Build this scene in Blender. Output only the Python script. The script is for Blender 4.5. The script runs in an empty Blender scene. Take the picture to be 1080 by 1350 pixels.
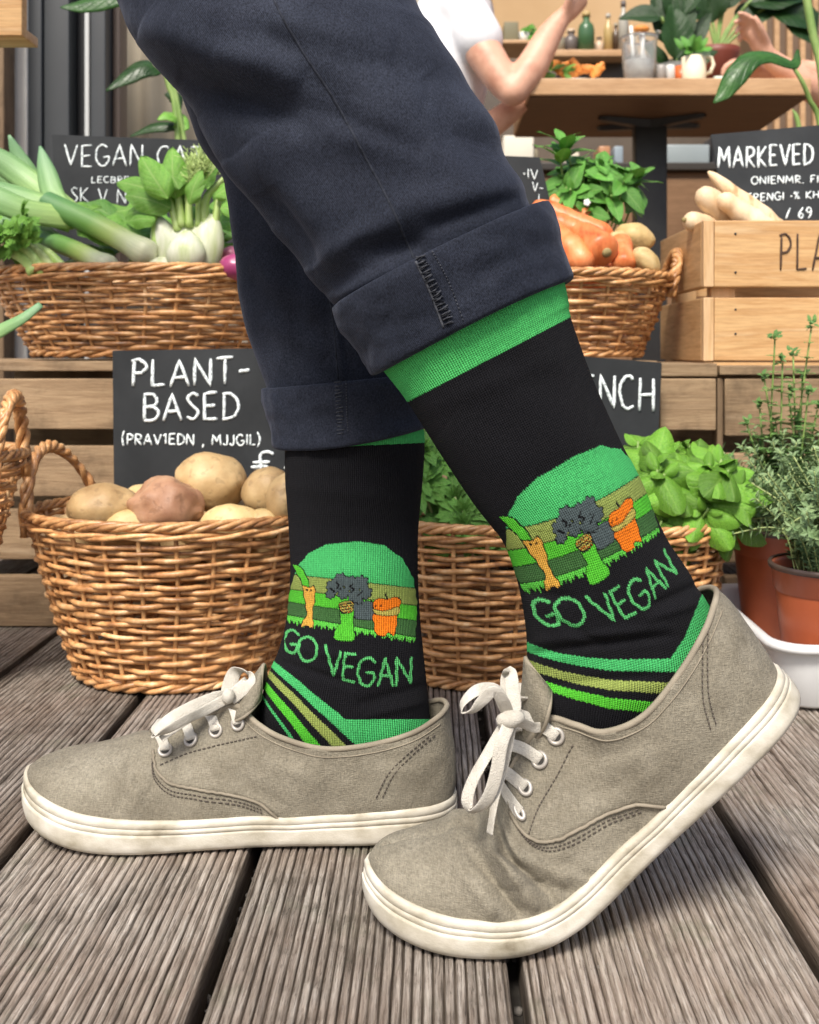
import bpy, bmesh, math, random
import numpy as np
from mathutils import Vector, Matrix, noise
from mathutils.bvhtree import BVHTree
random.seed(7)
PI = math.pi
scene = bpy.context.scene
COL = scene.collection
# ---------------------------------------------------------------- camera, sky, sun, exposure
F = 1400.0; EYE = 0.36; CX = 573.0; CY = 463.0       # focal length in photo pixels, eye height, optical axis
cam_data = bpy.data.cameras.new('camera')
cam = bpy.data.objects.new('camera', cam_data); COL.objects.link(cam)
cam.location = (0, 0, EYE); cam.rotation_euler = (math.radians(90), 0, 0)
cam_data.sensor_fit = 'HORIZONTAL'; cam_data.sensor_width = 36.0
cam_data.lens = 36.0 * F / 1080.0
cam_data.shift_x = (540 - CX) / 1080.0
cam_data.shift_y = -(675 - CY) / 1080.0
cam_data.clip_start = 0.02; cam_data.clip_end = 300
cam_data.dof.use_dof = True; cam_data.dof.focus_distance = 0.74; cam_data.dof.aperture_fstop = 17
scene.camera = cam
world = bpy.data.worlds.new('World'); scene.world = world; world.use_nodes = True
wn = world.node_tree.nodes; wl = world.node_tree.links
bg = wn['Background']; sky = wn.new('ShaderNodeTexSky'); sky.sky_type = 'NISHITA'
SUN_EL = math.radians(52); SUN_ROT = math.radians(196)
sky.sun_disc = False; sky.sun_elevation = SUN_EL; sky.sun_rotation = SUN_ROT
sky.air_density = 1.0; sky.dust_density = 4.0; sky.ozone_density = 0.6
wl.new(sky.outputs[0], bg.inputs[0]); bg.inputs[1].default_value = 0.095
sd = bpy.data.lights.new('sun', 'SUN'); sd.energy = 2.45; sd.angle = math.radians(16); sd.color = (1, .95, .87)
sun = bpy.data.objects.new('sun', sd); COL.objects.link(sun)
sdir = Vector((math.sin(SUN_ROT) * math.cos(SUN_EL), math.cos(SUN_ROT) * math.cos(SUN_EL), math.sin(SUN_EL)))
sun.location = sdir * 10; sun.rotation_euler = sdir.to_track_quat('Z', 'Y').to_euler()
scene.view_settings.view_transform = 'Standard'; scene.view_settings.look = 'None'
scene.view_settings.gamma = 1; scene.view_settings.exposure = 0.82
scene.view_settings.use_curve_mapping = False
scene.cycles.max_bounces = 6; scene.cycles.transparent_max_bounces = 8

# ---------------------------------------------------------------- helpers
def P(px, py, d): return Vector(((px - CX) * d / F, d, EYE - (py - CY) * d / F))
def pix(v): return (CX + v[0] * F / v[1], CY + (EYE - v[2]) * F / v[1])
def lin(c):
    return tuple((x / 255 / 12.92 if x <= 10 else ((x / 255 + .055) / 1.055) ** 2.4) for x in c)
def cr(pts, n, closed=False):
    """Catmull-Rom resample of a list of vectors to n points"""
    A = np.array([list(p) for p in pts], float); m = len(A)
    if m == 1: return np.repeat(A, n, 0)
    segs = m if closed else m - 1
    t = np.linspace(0, segs, n, endpoint=not closed); i = np.minimum(t.astype(int), segs - 1); f = (t - i)[:, None]
    if closed: g = lambda k: A[k % m]
    else:
        B = np.vstack([2 * A[0] - A[1], A, 2 * A[-1] - A[-2]]); g = lambda k: B[k + 1]
    p0, p1, p2, p3 = g(i - 1), g(i), g(i + 1), g(i + 2)
    return .5 * (2 * p1 + (p2 - p0) * f + (2 * p0 - 5 * p1 + 4 * p2 - p3) * f ** 2 + (3 * p1 - p0 - 3 * p2 + p3) * f ** 3)

class MB:
    def __init__(s): s.v = []; s.f = []
    def add(s, v, f):
        o = len(s.v); s.v.extend([tuple(map(float, x)) for x in v]); s.f.extend([tuple(o + i for i in q) for q in f]); return s
    def grid(s, rows, closed_u=False, closed_v=False, flip=False):
        nv = len(rows); nu = len(rows[0]); v = [p for r in rows for p in r]; f = []
        for j in range(nv if closed_v else nv - 1):
            for i in range(nu if closed_u else nu - 1):
                a = j * nu + i; b = j * nu + (i + 1) % nu; c = ((j + 1) % nv) * nu + (i + 1) % nu; d = ((j + 1) % nv) * nu + i
                f.append((a, d, c, b) if flip else (a, b, c, d))
        return s.add(v, f)
    def tube(s, pts, r, seg=6, closed=False, caps=True, sx=1.0):
        pts = [Vector(p) for p in pts]; n = len(pts)
        rr = r if hasattr(r, '__len__') else [r] * n
        T = []
        for i in range(n):
            a = pts[(i - 1) % n] if (closed or i > 0) else pts[0]; b = pts[(i + 1) % n] if (closed or i < n - 1) else pts[-1]
            t = (b - a); T.append(t.normalized() if t.length > 1e-9 else Vector((0, 0, 1)))
        up = Vector((0, 0, 1)) if abs(T[0].z) < .9 else Vector((0, 1, 0))
        rows = []
        N = (up - T[0] * up.dot(T[0])).normalized()
        for i in range(n):
            N = (N - T[i] * N.dot(T[i])); N = N.normalized() if N.length > 1e-6 else T[i].orthogonal().normalized()
            Bn = T[i].cross(N)
            rows.append([pts[i] + N * (rr[i] * math.cos(2 * PI * k / seg)) + Bn * (rr[i] * sx * math.sin(2 * PI * k / seg)) for k in range(seg)])
        o = len(s.v); s.grid(rows, closed_u=True, closed_v=closed, flip=True)
        if caps and not closed:
            s.f.append(tuple(o + k for k in range(seg))); s.f.append(tuple(o + (n - 1) * seg + seg - 1 - k for k in range(seg)))
        return s
    def ribbon(s, pts, wd, w, th):
        """flat strap: wd = width direction per point"""
        rows = []; n = len(pts)
        for i in range(n):
            p = Vector(pts[i]); t = (Vector(pts[min(i + 1, n - 1)]) - Vector(pts[max(i - 1, 0)])).normalized()
            x = Vector(wd[i]); x = (x - t * x.dot(t)).normalized(); y = t.cross(x)
            ww = w[i] if hasattr(w, '__len__') else w
            rows.append([p + x * (ww * .5 * a) + y * (th * .5 * b) for a, b in ((-1, -.35), (-.86, -1), (-.3, -.8), (.3, -.8), (.86, -1), (1, -.35), (1, .35), (.86, 1), (.3, .8), (-.3, .8), (-.86, 1), (-1, .35))])
        o = len(s.v); s.grid(rows, closed_u=True)
        s.f.append(tuple(o + 11 - k for k in range(12))); s.f.append(tuple(o + (n - 1) * 12 + k for k in range(12)))
        return s
    def ell(s, c, r, nu=16, nv=10, R=None, nz=0, nsc=20, seed=0, prof=None):
        c = Vector(c); rows = []
        for j in range(nv + 1):
            ph = PI * j / nv; row = []
            for i in range(nu):
                th = 2 * PI * i / nu; d = Vector((math.sin(ph) * math.cos(th), math.sin(ph) * math.sin(th), math.cos(ph)))
                k = 1 + nz * noise.noise(d * nsc + Vector((seed, seed * 2, 0)))
                if prof: k *= 1
                v = Vector((d.x * r[0], d.y * r[1], d.z * r[2])) * k
                if R: v = R @ v
                row.append(c + v)
            rows.append(row)
        return s.grid(rows, closed_u=True, flip=True)
    def box(s, lo, hi):
        x0, y0, z0 = lo; x1, y1, z1 = hi
        return s.add([(x0, y0, z0), (x1, y0, z0), (x1, y1, z0), (x0, y1, z0), (x0, y0, z1), (x1, y0, z1), (x1, y1, z1), (x0, y1, z1)],
                     [(0, 3, 2, 1), (4, 5, 6, 7), (0, 1, 5, 4), (1, 2, 6, 5), (2, 3, 7, 6), (3, 0, 4, 7)])
    def lathe(s, c, prof, n=28, sy=1.0):
        rows = [[(c[0] + r * math.cos(2 * PI * i / n), c[1] + r * sy * math.sin(2 * PI * i / n), c[2] + z) for i in range(n)] for r, z in prof]
        return s.grid(rows, closed_u=True)
BASE = {}
def setp(o, label=None, cat=None, group=None, kind=None):
    if label: o['label'] = label
    if cat: o['category'] = cat
    if group: o['group'] = group
    if kind: o['kind'] = kind
    return o
def thing(name, label, cat, loc=(0, 0, 0), group=None):
    o = bpy.data.objects.new(name, None); COL.objects.link(o); o.location = loc; o.empty_display_size = .02
    BASE[o.name] = Vector(loc); return setp(o, label, cat, group)
def child(o, parent):
    if parent:
        o.parent = parent
        if parent.name in BASE: o.matrix_parent_inverse = Matrix.Translation(-BASE[parent.name])
def part(name, mb, mat, parent=None, smooth=True, label=None, mesh=None, solid=0, kind=None):
    if mesh is None:
        mesh = bpy.data.meshes.new(name)
        if isinstance(mb, MB): mesh.from_pydata(mb.v, [], mb.f)
        else: mb.to_mesh(mesh); mb.free()
        if smooth: mesh.polygons.foreach_set('use_smooth', [True] * len(mesh.polygons))
        for m in (mat if isinstance(mat, (list, tuple)) else [mat]): mesh.materials.append(m)
    o = bpy.data.objects.new(name, mesh); COL.objects.link(o); child(o, parent)
    if solid:
        m = o.modifiers.new('s', 'SOLIDIFY'); m.thickness = solid; m.offset = -1
    return setp(o, label, kind=kind)
def bevbox(lo, hi, b=.0015, seg=2, jit=0):
    bm = bmesh.new(); lo = Vector(lo); hi = Vector(hi); c = (lo + hi) / 2; s = hi - lo
    bmesh.ops.create_cube(bm, size=1)
    for v in bm.verts: v.co = Vector((v.co.x * s.x, v.co.y * s.y, v.co.z * s.z)) + c + Vector([random.uniform(-jit, jit) for _ in range(3)])
    bmesh.ops.bevel(bm, geom=bm.edges[:], offset=b, segments=seg, profile=.6, affect='EDGES')
    return bm

# ---------------------------------------------------------------- materials
def nt(name):
    m = bpy.data.materials.new(name); m.use_nodes = True; t = m.node_tree
    return m, t, t.nodes, t.links, t.nodes['Principled BSDF']
def coords(t, stretch=(1, 1, 1), kind='Object', rnd=1.0):
    N, L = t.nodes, t.links
    tc = N.new('ShaderNodeTexCoord'); mp = N.new('ShaderNodeMapping'); mp.inputs['Scale'].default_value = stretch
    oi = N.new('ShaderNodeObjectInfo'); mu = N.new('ShaderNodeMath'); mu.operation = 'MULTIPLY'; mu.inputs[1].default_value = 37.0 * rnd
    ad = N.new('ShaderNodeVectorMath'); ad.operation = 'ADD'
    L.new(tc.outputs[kind], mp.inputs[0]); L.new(oi.outputs['Random'], mu.inputs[0])
    L.new(mp.outputs[0], ad.inputs[0]); L.new(mu.outputs[0], ad.inputs[1])
    return ad.outputs[0], oi.outputs['Random']
def noi(t, vec, scale, detail=4, rough=.55, dist=0):
    n = t.nodes.new('ShaderNodeTexNoise'); n.inputs['Scale'].default_value = scale; n.inputs['Detail'].default_value = detail
    n.inputs['Roughness'].default_value = rough; n.inputs['Distortion'].default_value = dist; t.links.new(vec, n.inputs['Vector']); return n.outputs['Fac']
def ramp(t, fac, stops):
    r = t.nodes.new('ShaderNodeValToRGB'); e = r.color_ramp.elements
    e[0].position, e[0].color = stops[0][0], (*stops[0][1], 1); e[1].position, e[1].color = stops[-1][0], (*stops[-1][1], 1)
    for p, c in stops[1:-1]:
        q = e.new(p); q.color = (*c, 1)
    t.links.new(fac, r.inputs[0]); return r.outputs[0]
def mix(t, a, b, fac, mode='MIX'):
    m = t.nodes.new('ShaderNodeMix'); m.data_type = 'RGBA'; m.blend_type = mode
    for k, v in ((0, fac), (6, a), (7, b)):
        if isinstance(v, (int, float)): m.inputs[k].default_value = v
        elif isinstance(v, tuple): m.inputs[k].default_value = (*v, 1)
        else: t.links.new(v, m.inputs[k])
    return m.outputs[2]
def mth(t, op, a, b=0.0, c=None):
    m = t.nodes.new('ShaderNodeMath'); m.operation = op
    for k, v in enumerate((a, b) if c is None else (a, b, c)):
        if isinstance(v, (int, float)): m.inputs[k].default_value = v
        else: t.links.new(v, m.inputs[k])
    return m.outputs[0]
def bump(t, bs, h, strength=.3, dist=.001, prev=None):
    b = t.nodes.new('ShaderNodeBump'); b.inputs['Strength'].default_value = strength; b.inputs['Distance'].default_value = dist
    t.links.new(h, b.inputs['Height'])
    if prev: t.links.new(prev, b.inputs['Normal'])
    t.links.new(b.outputs[0], bs.inputs['Normal']); return b.outputs[0]
def vary(t, col, rnd, amt):
    v = mth(t, 'MULTIPLY_ADD', rnd, 2 * amt, 1 - amt)
    cb = t.nodes.new('ShaderNodeVectorMath'); cb.operation = 'SCALE'; t.links.new(col, cb.inputs[0]); t.links.new(v, cb.inputs['Scale']); return cb.outputs[0]
def M(name, c1, c2=None, scale=20, rough=.6, bmp=0, bscale=300, stretch=(1, 1, 1), rand=.0, detail=4, spec=.5, lo=.3, hi=.7, bdist=.001, metal=0, mids=(), sheen=0):
    m, t, N, L, bs = nt(name); vec, rnd = coords(t, stretch)
    c2 = c2 or c1
    col = ramp(t, noi(t, vec, scale, detail), [(lo, c1)] + list(mids) + [(hi, c2)])
    if rand: col = vary(t, col, rnd, rand)
    L.new(col, bs.inputs['Base Color']); bs.inputs['Roughness'].default_value = rough; bs.inputs['Specular IOR Level'].default_value = spec
    bs.inputs['Metallic'].default_value = metal
    if sheen: bs.inputs['Sheen Weight'].default_value = sheen; bs.inputs['Sheen Roughness'].default_value = .5
    if bmp: bump(t, bs, noi(t, vec, bscale, 3), bmp, bdist)
    return m
def wood(name, c1, c2, c3, axis=0, scale=9, rough=.65, bmp=.4, rand=.15, knots=True, wear=0.):
    """grain along the given axis"""
    m, t, N, L, bs = nt(name); st = [14, 14, 14]; st[axis] = 1.0
    vec, rnd = coords(t, tuple(st))
    g = noi(t, vec, scale * .6, 6, .62, .6); fine = noi(t, vec, scale * 5, 5, .7)
    col = ramp(t, g, [(.28, c1), (.45, c2), (.55, c1), (.72, c3)])
    col = mix(t, col, ramp(t, fine, [(.3, tuple(x * .55 for x in c1)), (.62, c2)]), .38)
    if knots:
        vec2, _ = coords(t, tuple(3.2 if k == axis else 8 for k in range(3)))
        v = N.new('ShaderNodeTexVoronoi'); v.inputs['Scale'].default_value = 1.1; L.new(vec2, v.inputs['Vector'])
        k = ramp(t, v.outputs['Distance'], [(.03, (1, 1, 1)), (.11, (0, 0, 0))])
        col = mix(t, col, tuple(x * .3 for x in c1), mth(t, 'MULTIPLY', k, .75))
    if wear:
        v3, _ = coords(t, (1, 1, 1)); w = ramp(t, noi(t, v3, 16, 6, .65), [(.48, (0, 0, 0)), (.68, (1, 1, 1))])
        col = mix(t, col, tuple(x * .32 for x in c1), mth(t, 'MULTIPLY', w, wear))
    col = vary(t, col, rnd, rand)
    L.new(col, bs.inputs['Base Color']); bs.inputs['Roughness'].default_value = rough; bs.inputs['Specular IOR Level'].default_value = .35
    bump(t, bs, mth(t, 'ADD', g, fine), bmp, .0012); return m
def leafmat(name, c1, c2, vein, freq=700, rand=.25, rough=.38, trans=.14, vs=.5):
    m, t, N, L, bs = nt(name); vec, rnd = coords(t); tc = N.new('ShaderNodeTexCoord'); sp = N.new('ShaderNodeSeparateXYZ'); L.new(tc.outputs['UV'], sp.inputs[0])
    ay = mth(t, 'ABSOLUTE', mth(t, 'SUBTRACT', sp.outputs[1], .5))
    ph = mth(t, 'SUBTRACT', sp.outputs[0], mth(t, 'MULTIPLY', ay, .6))
    sv = mth(t, 'SINE', mth(t, 'MULTIPLY', ph, 44)); svp = mth(t, 'POWER', mth(t, 'MAXIMUM', sv, 0.0), 8)
    mid = mth(t, 'LESS_THAN', ay, .03)
    vf = mth(t, 'MAXIMUM', mth(t, 'MULTIPLY', svp, .4), mth(t, 'MULTIPLY', mid, .8))
    col = ramp(t, noi(t, vec, 45, 3), [(.3, c1), (.7, c2)]); col = vary(t, col, rnd, rand); col = mix(t, col, vein, mth(t, 'MULTIPLY', vf, vs))
    L.new(col, bs.inputs['Base Color']); bs.inputs['Roughness'].default_value = rough; bs.inputs['Specular IOR Level'].default_value = .4
    h = mth(t, 'SUBTRACT', noi(t, vec, 160, 2), mth(t, 'MULTIPLY', mth(t, 'MAXIMUM', svp, mid), 1.0)); bn = bump(t, bs, h, .5, .0012)
    if trans:
        tr = N.new('ShaderNodeBsdfTranslucent'); mx = N.new('ShaderNodeMixShader'); mx.inputs[0].default_value = trans
        tcol = mix(t, col, (1, 1, .35), .0, 'MULTIPLY'); L.new(tcol, tr.inputs[0]); L.new(bs.outputs[0], mx.inputs[1]); L.new(tr.outputs[0], mx.inputs[2])
        L.new(mx.outputs[0], N['Material Output'].inputs[0])
    return m

def deck_mat():
    m, t, N, L, bs = nt('deck_wood'); vec, rnd = coords(t, (60, 2.2, 30)); v2, _ = coords(t, (1, 1, 1)); v3, _ = coords(t, (260, 9, 60))
    a = noi(t, vec, 2.6, 6, .65, .8); b = noi(t, v3, 1.6, 4, .7, .5); c = noi(t, v2, 7, 5, .6)
    col = ramp(t, a, [(.3, (.14, .115, .094)), (.44, (.31, .262, .215)), (.56, (.44, .385, .325)), (.72, (.58, .53, .47))])
    col = mix(t, col, ramp(t, b, [(.36, (.06, .05, .042)), (.5, (.35, .305, .265)), (.66, (.62, .58, .53))]), .5)
    v4, _ = coords(t, (1, .035, 1)); e = noi(t, v4, 1100, 3, .6, .3)
    col = mix(t, col, ramp(t, e, [(.38, (.30, .28, .26)), (.46, (.97, .96, .95)), (.60, (1.05, 1.05, 1.05)), (.66, (1.4, 1.4, 1.4))]), .7, 'MULTIPLY')
    v5, _ = coords(t, (1, .16, 1)); f_ = noi(t, v5, 420, 4, .7); col = mix(t, col, (.60, .58, .55), ramp(t, f_, [(.64, (0, 0, 0)), (.70, (.5, .5, .5))])); col = mix(t, col, (.04, .034, .029), ramp(t, f_, [(.31, (.7, .7, .7)), (.36, (0, 0, 0))]))
    col = mix(t, col, (.25, .17, .125), ramp(t, c, [(.42, (0, 0, 0)), (.68, (.5, .5, .5))]))
    col = mix(t, col, (.10, .085, .07), ramp(t, noi(t, v2, 5.5, 6, .7, .6), [(.55, (0, 0, 0)), (.7, (.45, .45, .45))]))
    col = mix(t, col, (.12, .15, .085), ramp(t, noi(t, v2, 19, 5, .7), [(.56, (0, 0, 0)), (.74, (.45, .45, .45))]))
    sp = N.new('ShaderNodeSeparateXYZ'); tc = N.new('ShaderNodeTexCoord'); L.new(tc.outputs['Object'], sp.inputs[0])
    groove_tone = ramp(t, mth(t, 'MULTIPLY_ADD', sp.outputs[2], 250, 1.0), [(.25, (.20, .175, .15)), (.95, (1, 1, 1))])  # colour darkens towards the groove bottoms
    col = mix(t, col, groove_tone, .9, 'MULTIPLY'); col = vary(t, col, rnd, .12)
    L.new(col, bs.inputs['Base Color']); bs.inputs['Roughness'].default_value = .78; bs.inputs['Specular IOR Level'].default_value = .25
    b1 = bump(t, bs, mth(t, 'ADD', a, mth(t, 'MULTIPLY', b, 1.3)), .85, .0016); bump(t, bs, mth(t, 'ADD', e, f_), .8, .0008, b1); return m
MAT = {}
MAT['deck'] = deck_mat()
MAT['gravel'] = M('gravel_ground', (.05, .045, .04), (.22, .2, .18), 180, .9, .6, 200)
MAT['crate'] = wood('weathered_crate_wood', (.235, .15, .082), (.36, .25, .145), (.44, .325, .205), 0, 7, .75, .6, .16, True, .6)
MAT['crate_y'] = wood('weathered_crate_wood_deep', (.16, .10, .056), (.25, .17, .10), (.32, .23, .15), 1, 7, .75, .6, .16, True, .5)
MAT['crate_z'] = wood('weathered_crate_wood_upright', (.16, .10, .056), (.25, .17, .10), (.32, .23, .15), 2, 7, .75, .6, .16, True, .5)
MAT['pine'] = wood('pale_pine', (.52, .28, .11), (.68, .43, .205), (.78, .57, .34), 0, 6, .5, .2, .08, False)
MAT['pine_y'] = wood('pale_pine_deep', (.44, .24, .095), (.60, .37, .18), (.68, .46, .26), 1, 5, .5, .18, .06, False)
MAT['pine_z'] = wood('pale_pine_upright', (.56, .34, .16), (.68, .45, .25), (.72, .50, .30), 2, 5, .5, .18, .06, False)
MAT['table'] = wood('table_oak', (.42, .24, .115), (.56, .35, .19), (.62, .42, .25), 0, 5, .45, .1, .05, False)
MAT['table_shaded'] = wood('shaded_table_oak', (.10, .055, .028), (.13, .075, .038), (.15, .09, .045), 0, 5, .6, .1, .05, False)  # darkened oak, the shade under the table top put into its colour
MAT['cabinet'] = wood('brown_cabinet', (.20, .11, .055), (.26, .15, .08), (.3, .18, .1), 0, 5, .5, .1, .1, False)
def wick():
    m, t, N, L, bs = nt('wicker'); vec, rnd = coords(t)
    v2, _ = coords(t, (3, 3, 1))
    col = ramp(t, noi(t, vec, 38, 5, .7), [(.25, (.11, .045, .018)), (.42, (.37, .17, .062)), (.57, (.62, .335, .138)), (.74, (.84, .62, .37))])
    col = vary(t, col, rnd, .22)
    L.new(col, bs.inputs['Base Color']); bs.inputs['Roughness'].default_value = .36; bs.inputs['Specular IOR Level'].default_value = .5
    bump(t, bs, noi(t, vec, 420, 3), .35, .0006); return m
MAT['wicker'] = wick()
MAT['slate'] = M('slate_chalkboard', (.017, .019, .021), (.036, .039, .042), 14, .8, .12, 150, rand=.05, spec=.25, detail=7, hi=.8)
MAT['chalk'] = M('chalk_white', (.22, .26, .27), (.84, .90, .90), 330, .95, .5, 500, lo=.34, hi=.5, detail=5, spec=.1)
MAT['burn'] = M('burnt_brown_letter', (.05, .025, .014), (.09, .05, .03), 100, .8)
MAT['denim'] = None
MAT['rubber'] = M('dirty_white_rubber', (.25, .215, .15), (.70, .665, .58), 30, .6, .18, 700, stretch=(1, 1, 1.6), detail=8, lo=.28, hi=.64, mids=((.38, (.43, .39, .30)), (.5, (.56, .52, .43))))
MAT['lace'] = M('lace_cotton', (.47, .44, .38), (.66, .63, .56), 70, .95, .9, 1100, detail=6, spec=.15)
MAT['overlock'] = M('overlock_thread', (.025, .028, .036), (.085, .09, .105), 260, .9, spec=.2)
MAT['eyelet'] = M('eyelet_metal', (.36, .33, .29), (.50, .47, .43), 40, .4, metal=.3)
MAT['thread'] = M('dark_thread', (.075, .06, .05), (.12, .1, .08), 100, .8)
MAT['thread_blue'] = M('navy_thread', (.012, .014, .02), (.035, .04, .055), 300, .9, spec=.2)
MAT['pipe'] = M('shoe_binding', (.21, .18, .135), (.32, .28, .215), 40, .85, .3, 900, spec=.25)
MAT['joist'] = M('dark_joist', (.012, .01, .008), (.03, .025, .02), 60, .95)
MAT['dark_in'] = M('hole_shade', (.03, .028, .025), None, 10, .9)
MAT['black'] = M('black_metal', (.012, .012, .013), (.02, .02, .02), 30, .5)
MAT['soil'] = M('potting_soil', (.02, .014, .01), (.06, .045, .03), 150, .95, .8, 150)
MAT['terra'] = M('brown_plastic_pot', (.33, .075, .028), (.46, .12, .05), 14, .38, .06, 60)
MAT['tray'] = M('white_plastic_tray', (.60, .61, .61), (.76, .77, .77), 9, .35, .05, 80, detail=6)
MAT['steel'] = M('steel', (.5, .5, .5), None, 10, .3, metal=1)
def potato(name, c1, c2, c3):
    m, t, N, L, bs = nt(name); vec, rnd = coords(t)
    col = ramp(t, noi(t, vec, 22, 6, .6), [(.3, c1), (.52, c2), (.72, c3)])
    sp = ramp(t, noi(t, vec, 95, 3, .5), [(.58, (0, 0, 0)), (.66, (1, 1, 1))]); col = mix(t, col, tuple(x * .4 for x in c1), mth(t, 'MULTIPLY', sp, .3))
    col = mix(t, col, tuple(x * .30 for x in c1), ramp(t, noi(t, vec, 34, 6, .75), [(.58, (0, 0, 0)), (.75, (.28, .28, .28))]))
    col = vary(t, col, rnd, .1); L.new(col, bs.inputs['Base Color']); bs.inputs['Roughness'].default_value = .55; bs.inputs['Subsurface Weight'].default_value = .05
    bs.inputs['Subsurface Radius'].default_value = (.01, .006, .003)
    bump(t, bs, mth(t, 'ADD', noi(t, vec, 120, 5, .7), mth(t, 'MULTIPLY', sp, -.5)), .45, .0012); return m
MAT['potato'] = potato('potato_skin', (.29, .175, .072), (.46, .31, .145), (.60, .44, .23))
MAT['potato_red'] = potato('reddish_potato_skin', (.27, .125, .065), (.40, .215, .12), (.52, .33, .20))
MAT['potato_yel'] = potato('yellow_potato_skin', (.42, .29, .105), (.58, .42, .19), (.68, .54, .29))
MAT['carrot'] = M('orange_root', (.50, .10, .025), (.86, .32, .13), 26, .42, .6, 140, rand=.16, stretch=(2.5, 1, 1), hi=.72, detail=6, mids=((.45, (.72, .20, .06)),))
MAT['stub'] = M('cut_stalk', (.22, .17, .06), (.38, .30, .14), 60, .8, .6, 200)
MAT['parsnip'] = M('parsnip_skin', (.42, .26, .12), (.82, .66, .45), 22, .6, .6, 120, rand=.12, stretch=(2.5, 1, 1), detail=6, mids=((.42, (.70, .50, .30)),))
MAT['onion'] = M('red_onion', (.22, .02, .09), (.42, .07, .2), 10, .3)
MAT['skin'] = M('skin', (.52, .25, .165), (.70, .40, .28), 22, .5, .15, 160, detail=6, mids=((.5, (.64, .35, .24)),))
MAT['tshirt'] = M('white_cotton', (.70, .71, .74), (.76, .77, .80), 10, .85, .2, 60)
MAT['beige_shirt'] = M('beige_cotton', (.48, .36, .25), (.55, .43, .31), 10, .85, .2, 60)
MAT['trousers_bg'] = M('dark_trousers', (.03, .03, .04), None, 10, .8)
MAT['hair'] = M('dark_hair', (.025, .015, .01), None, 10, .6)
MAT['leaf_basil'] = leafmat('basil_leaf', (.075, .22, .018), (.19, .40, .045), (.34, .52, .13), rand=.38, vs=.3, rough=.30, trans=.12)
MAT['leaf_parsley'] = leafmat('parsley_leaf', (.07, .21, .03), (.16, .36, .065), (.3, .45, .15), rand=.3)
MAT['leaf_bay'] = leafmat('glossy_leaf', (.06, .22, .028), (.15, .39, .06), (.3, .48, .15), rand=.25, rough=.32)
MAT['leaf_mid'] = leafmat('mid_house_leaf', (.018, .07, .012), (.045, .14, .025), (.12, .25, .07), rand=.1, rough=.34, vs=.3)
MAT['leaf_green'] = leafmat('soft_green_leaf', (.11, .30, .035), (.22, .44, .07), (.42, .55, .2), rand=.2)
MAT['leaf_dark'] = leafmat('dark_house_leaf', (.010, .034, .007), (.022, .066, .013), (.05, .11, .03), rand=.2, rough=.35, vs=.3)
MAT['leaf_orig'] = leafmat('oregano_leaf', (.09, .22, .05), (.18, .34, .10), (.32, .45, .2), rand=.25)
MAT['leaf_thyme'] = M('thyme_leaf', (.07, .14, .05), (.25, .35, .16), 60, .6, rand=.1)
MAT['stem'] = M('green_stem', (.16, .28, .06), (.28, .40, .12), 30, .5)
MAT['stem_pale'] = M('pale_stem', (.30, .38, .14), (.45, .52, .22), 30, .5)
def leekmat():
    m, t, N, L, bs = nt('leek'); tc = N.new('ShaderNodeTexCoord'); sp = N.new('ShaderNodeSeparateXYZ'); L.new(tc.outputs['UV'], sp.inputs[0])
    mp = N.new('ShaderNodeMapping'); mp.inputs['Scale'].default_value = (3, 60, 1); L.new(tc.outputs['UV'], mp.inputs[0])
    n = noi(t, mp.outputs[0], 1.5, 5, .6)
    col = ramp(t, mth(t, 'ADD', sp.outputs[0], mth(t, 'MULTIPLY_ADD', n, .12, -.06)), [(.0, (.68, .66, .50)), (.18, (.66, .69, .46)), (.36, (.42, .54, .17)), (.56, (.17, .34, .08)), (.95, (.09, .22, .08))])
    col = mix(t, col, ramp(t, n, [(.3, (.6, .7, .5)), (.7, (1, 1, 1))]), .6, 'MULTIPLY')
    L.new(col, bs.inputs['Base Color']); bs.inputs['Roughness'].default_value = .4
    bs.inputs['Subsurface Weight'].default_value = .1; bs.inputs['Subsurface Radius'].default_value = (.01, .01, .004)
    bump(t, bs, n, .3, .001); return m
MAT['leek'] = leekmat()
MAT['fennel'] = M('fennel_bulb', (.44, .52, .24), (.70, .71, .58), 9, .4, .5, 60, stretch=(7, 7, 1), lo=.3, hi=.62, detail=5)
MAT['fennel_stalk'] = M('fennel_stalk', (.30, .46, .10), (.52, .64, .25), 14, .4, .3, 60, stretch=(6, 6, 1))
def flat(name, c, rough=.6, **k): return M(name, c, tuple(min(1, x * 1.12) for x in c), 6, rough, **k)

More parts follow.
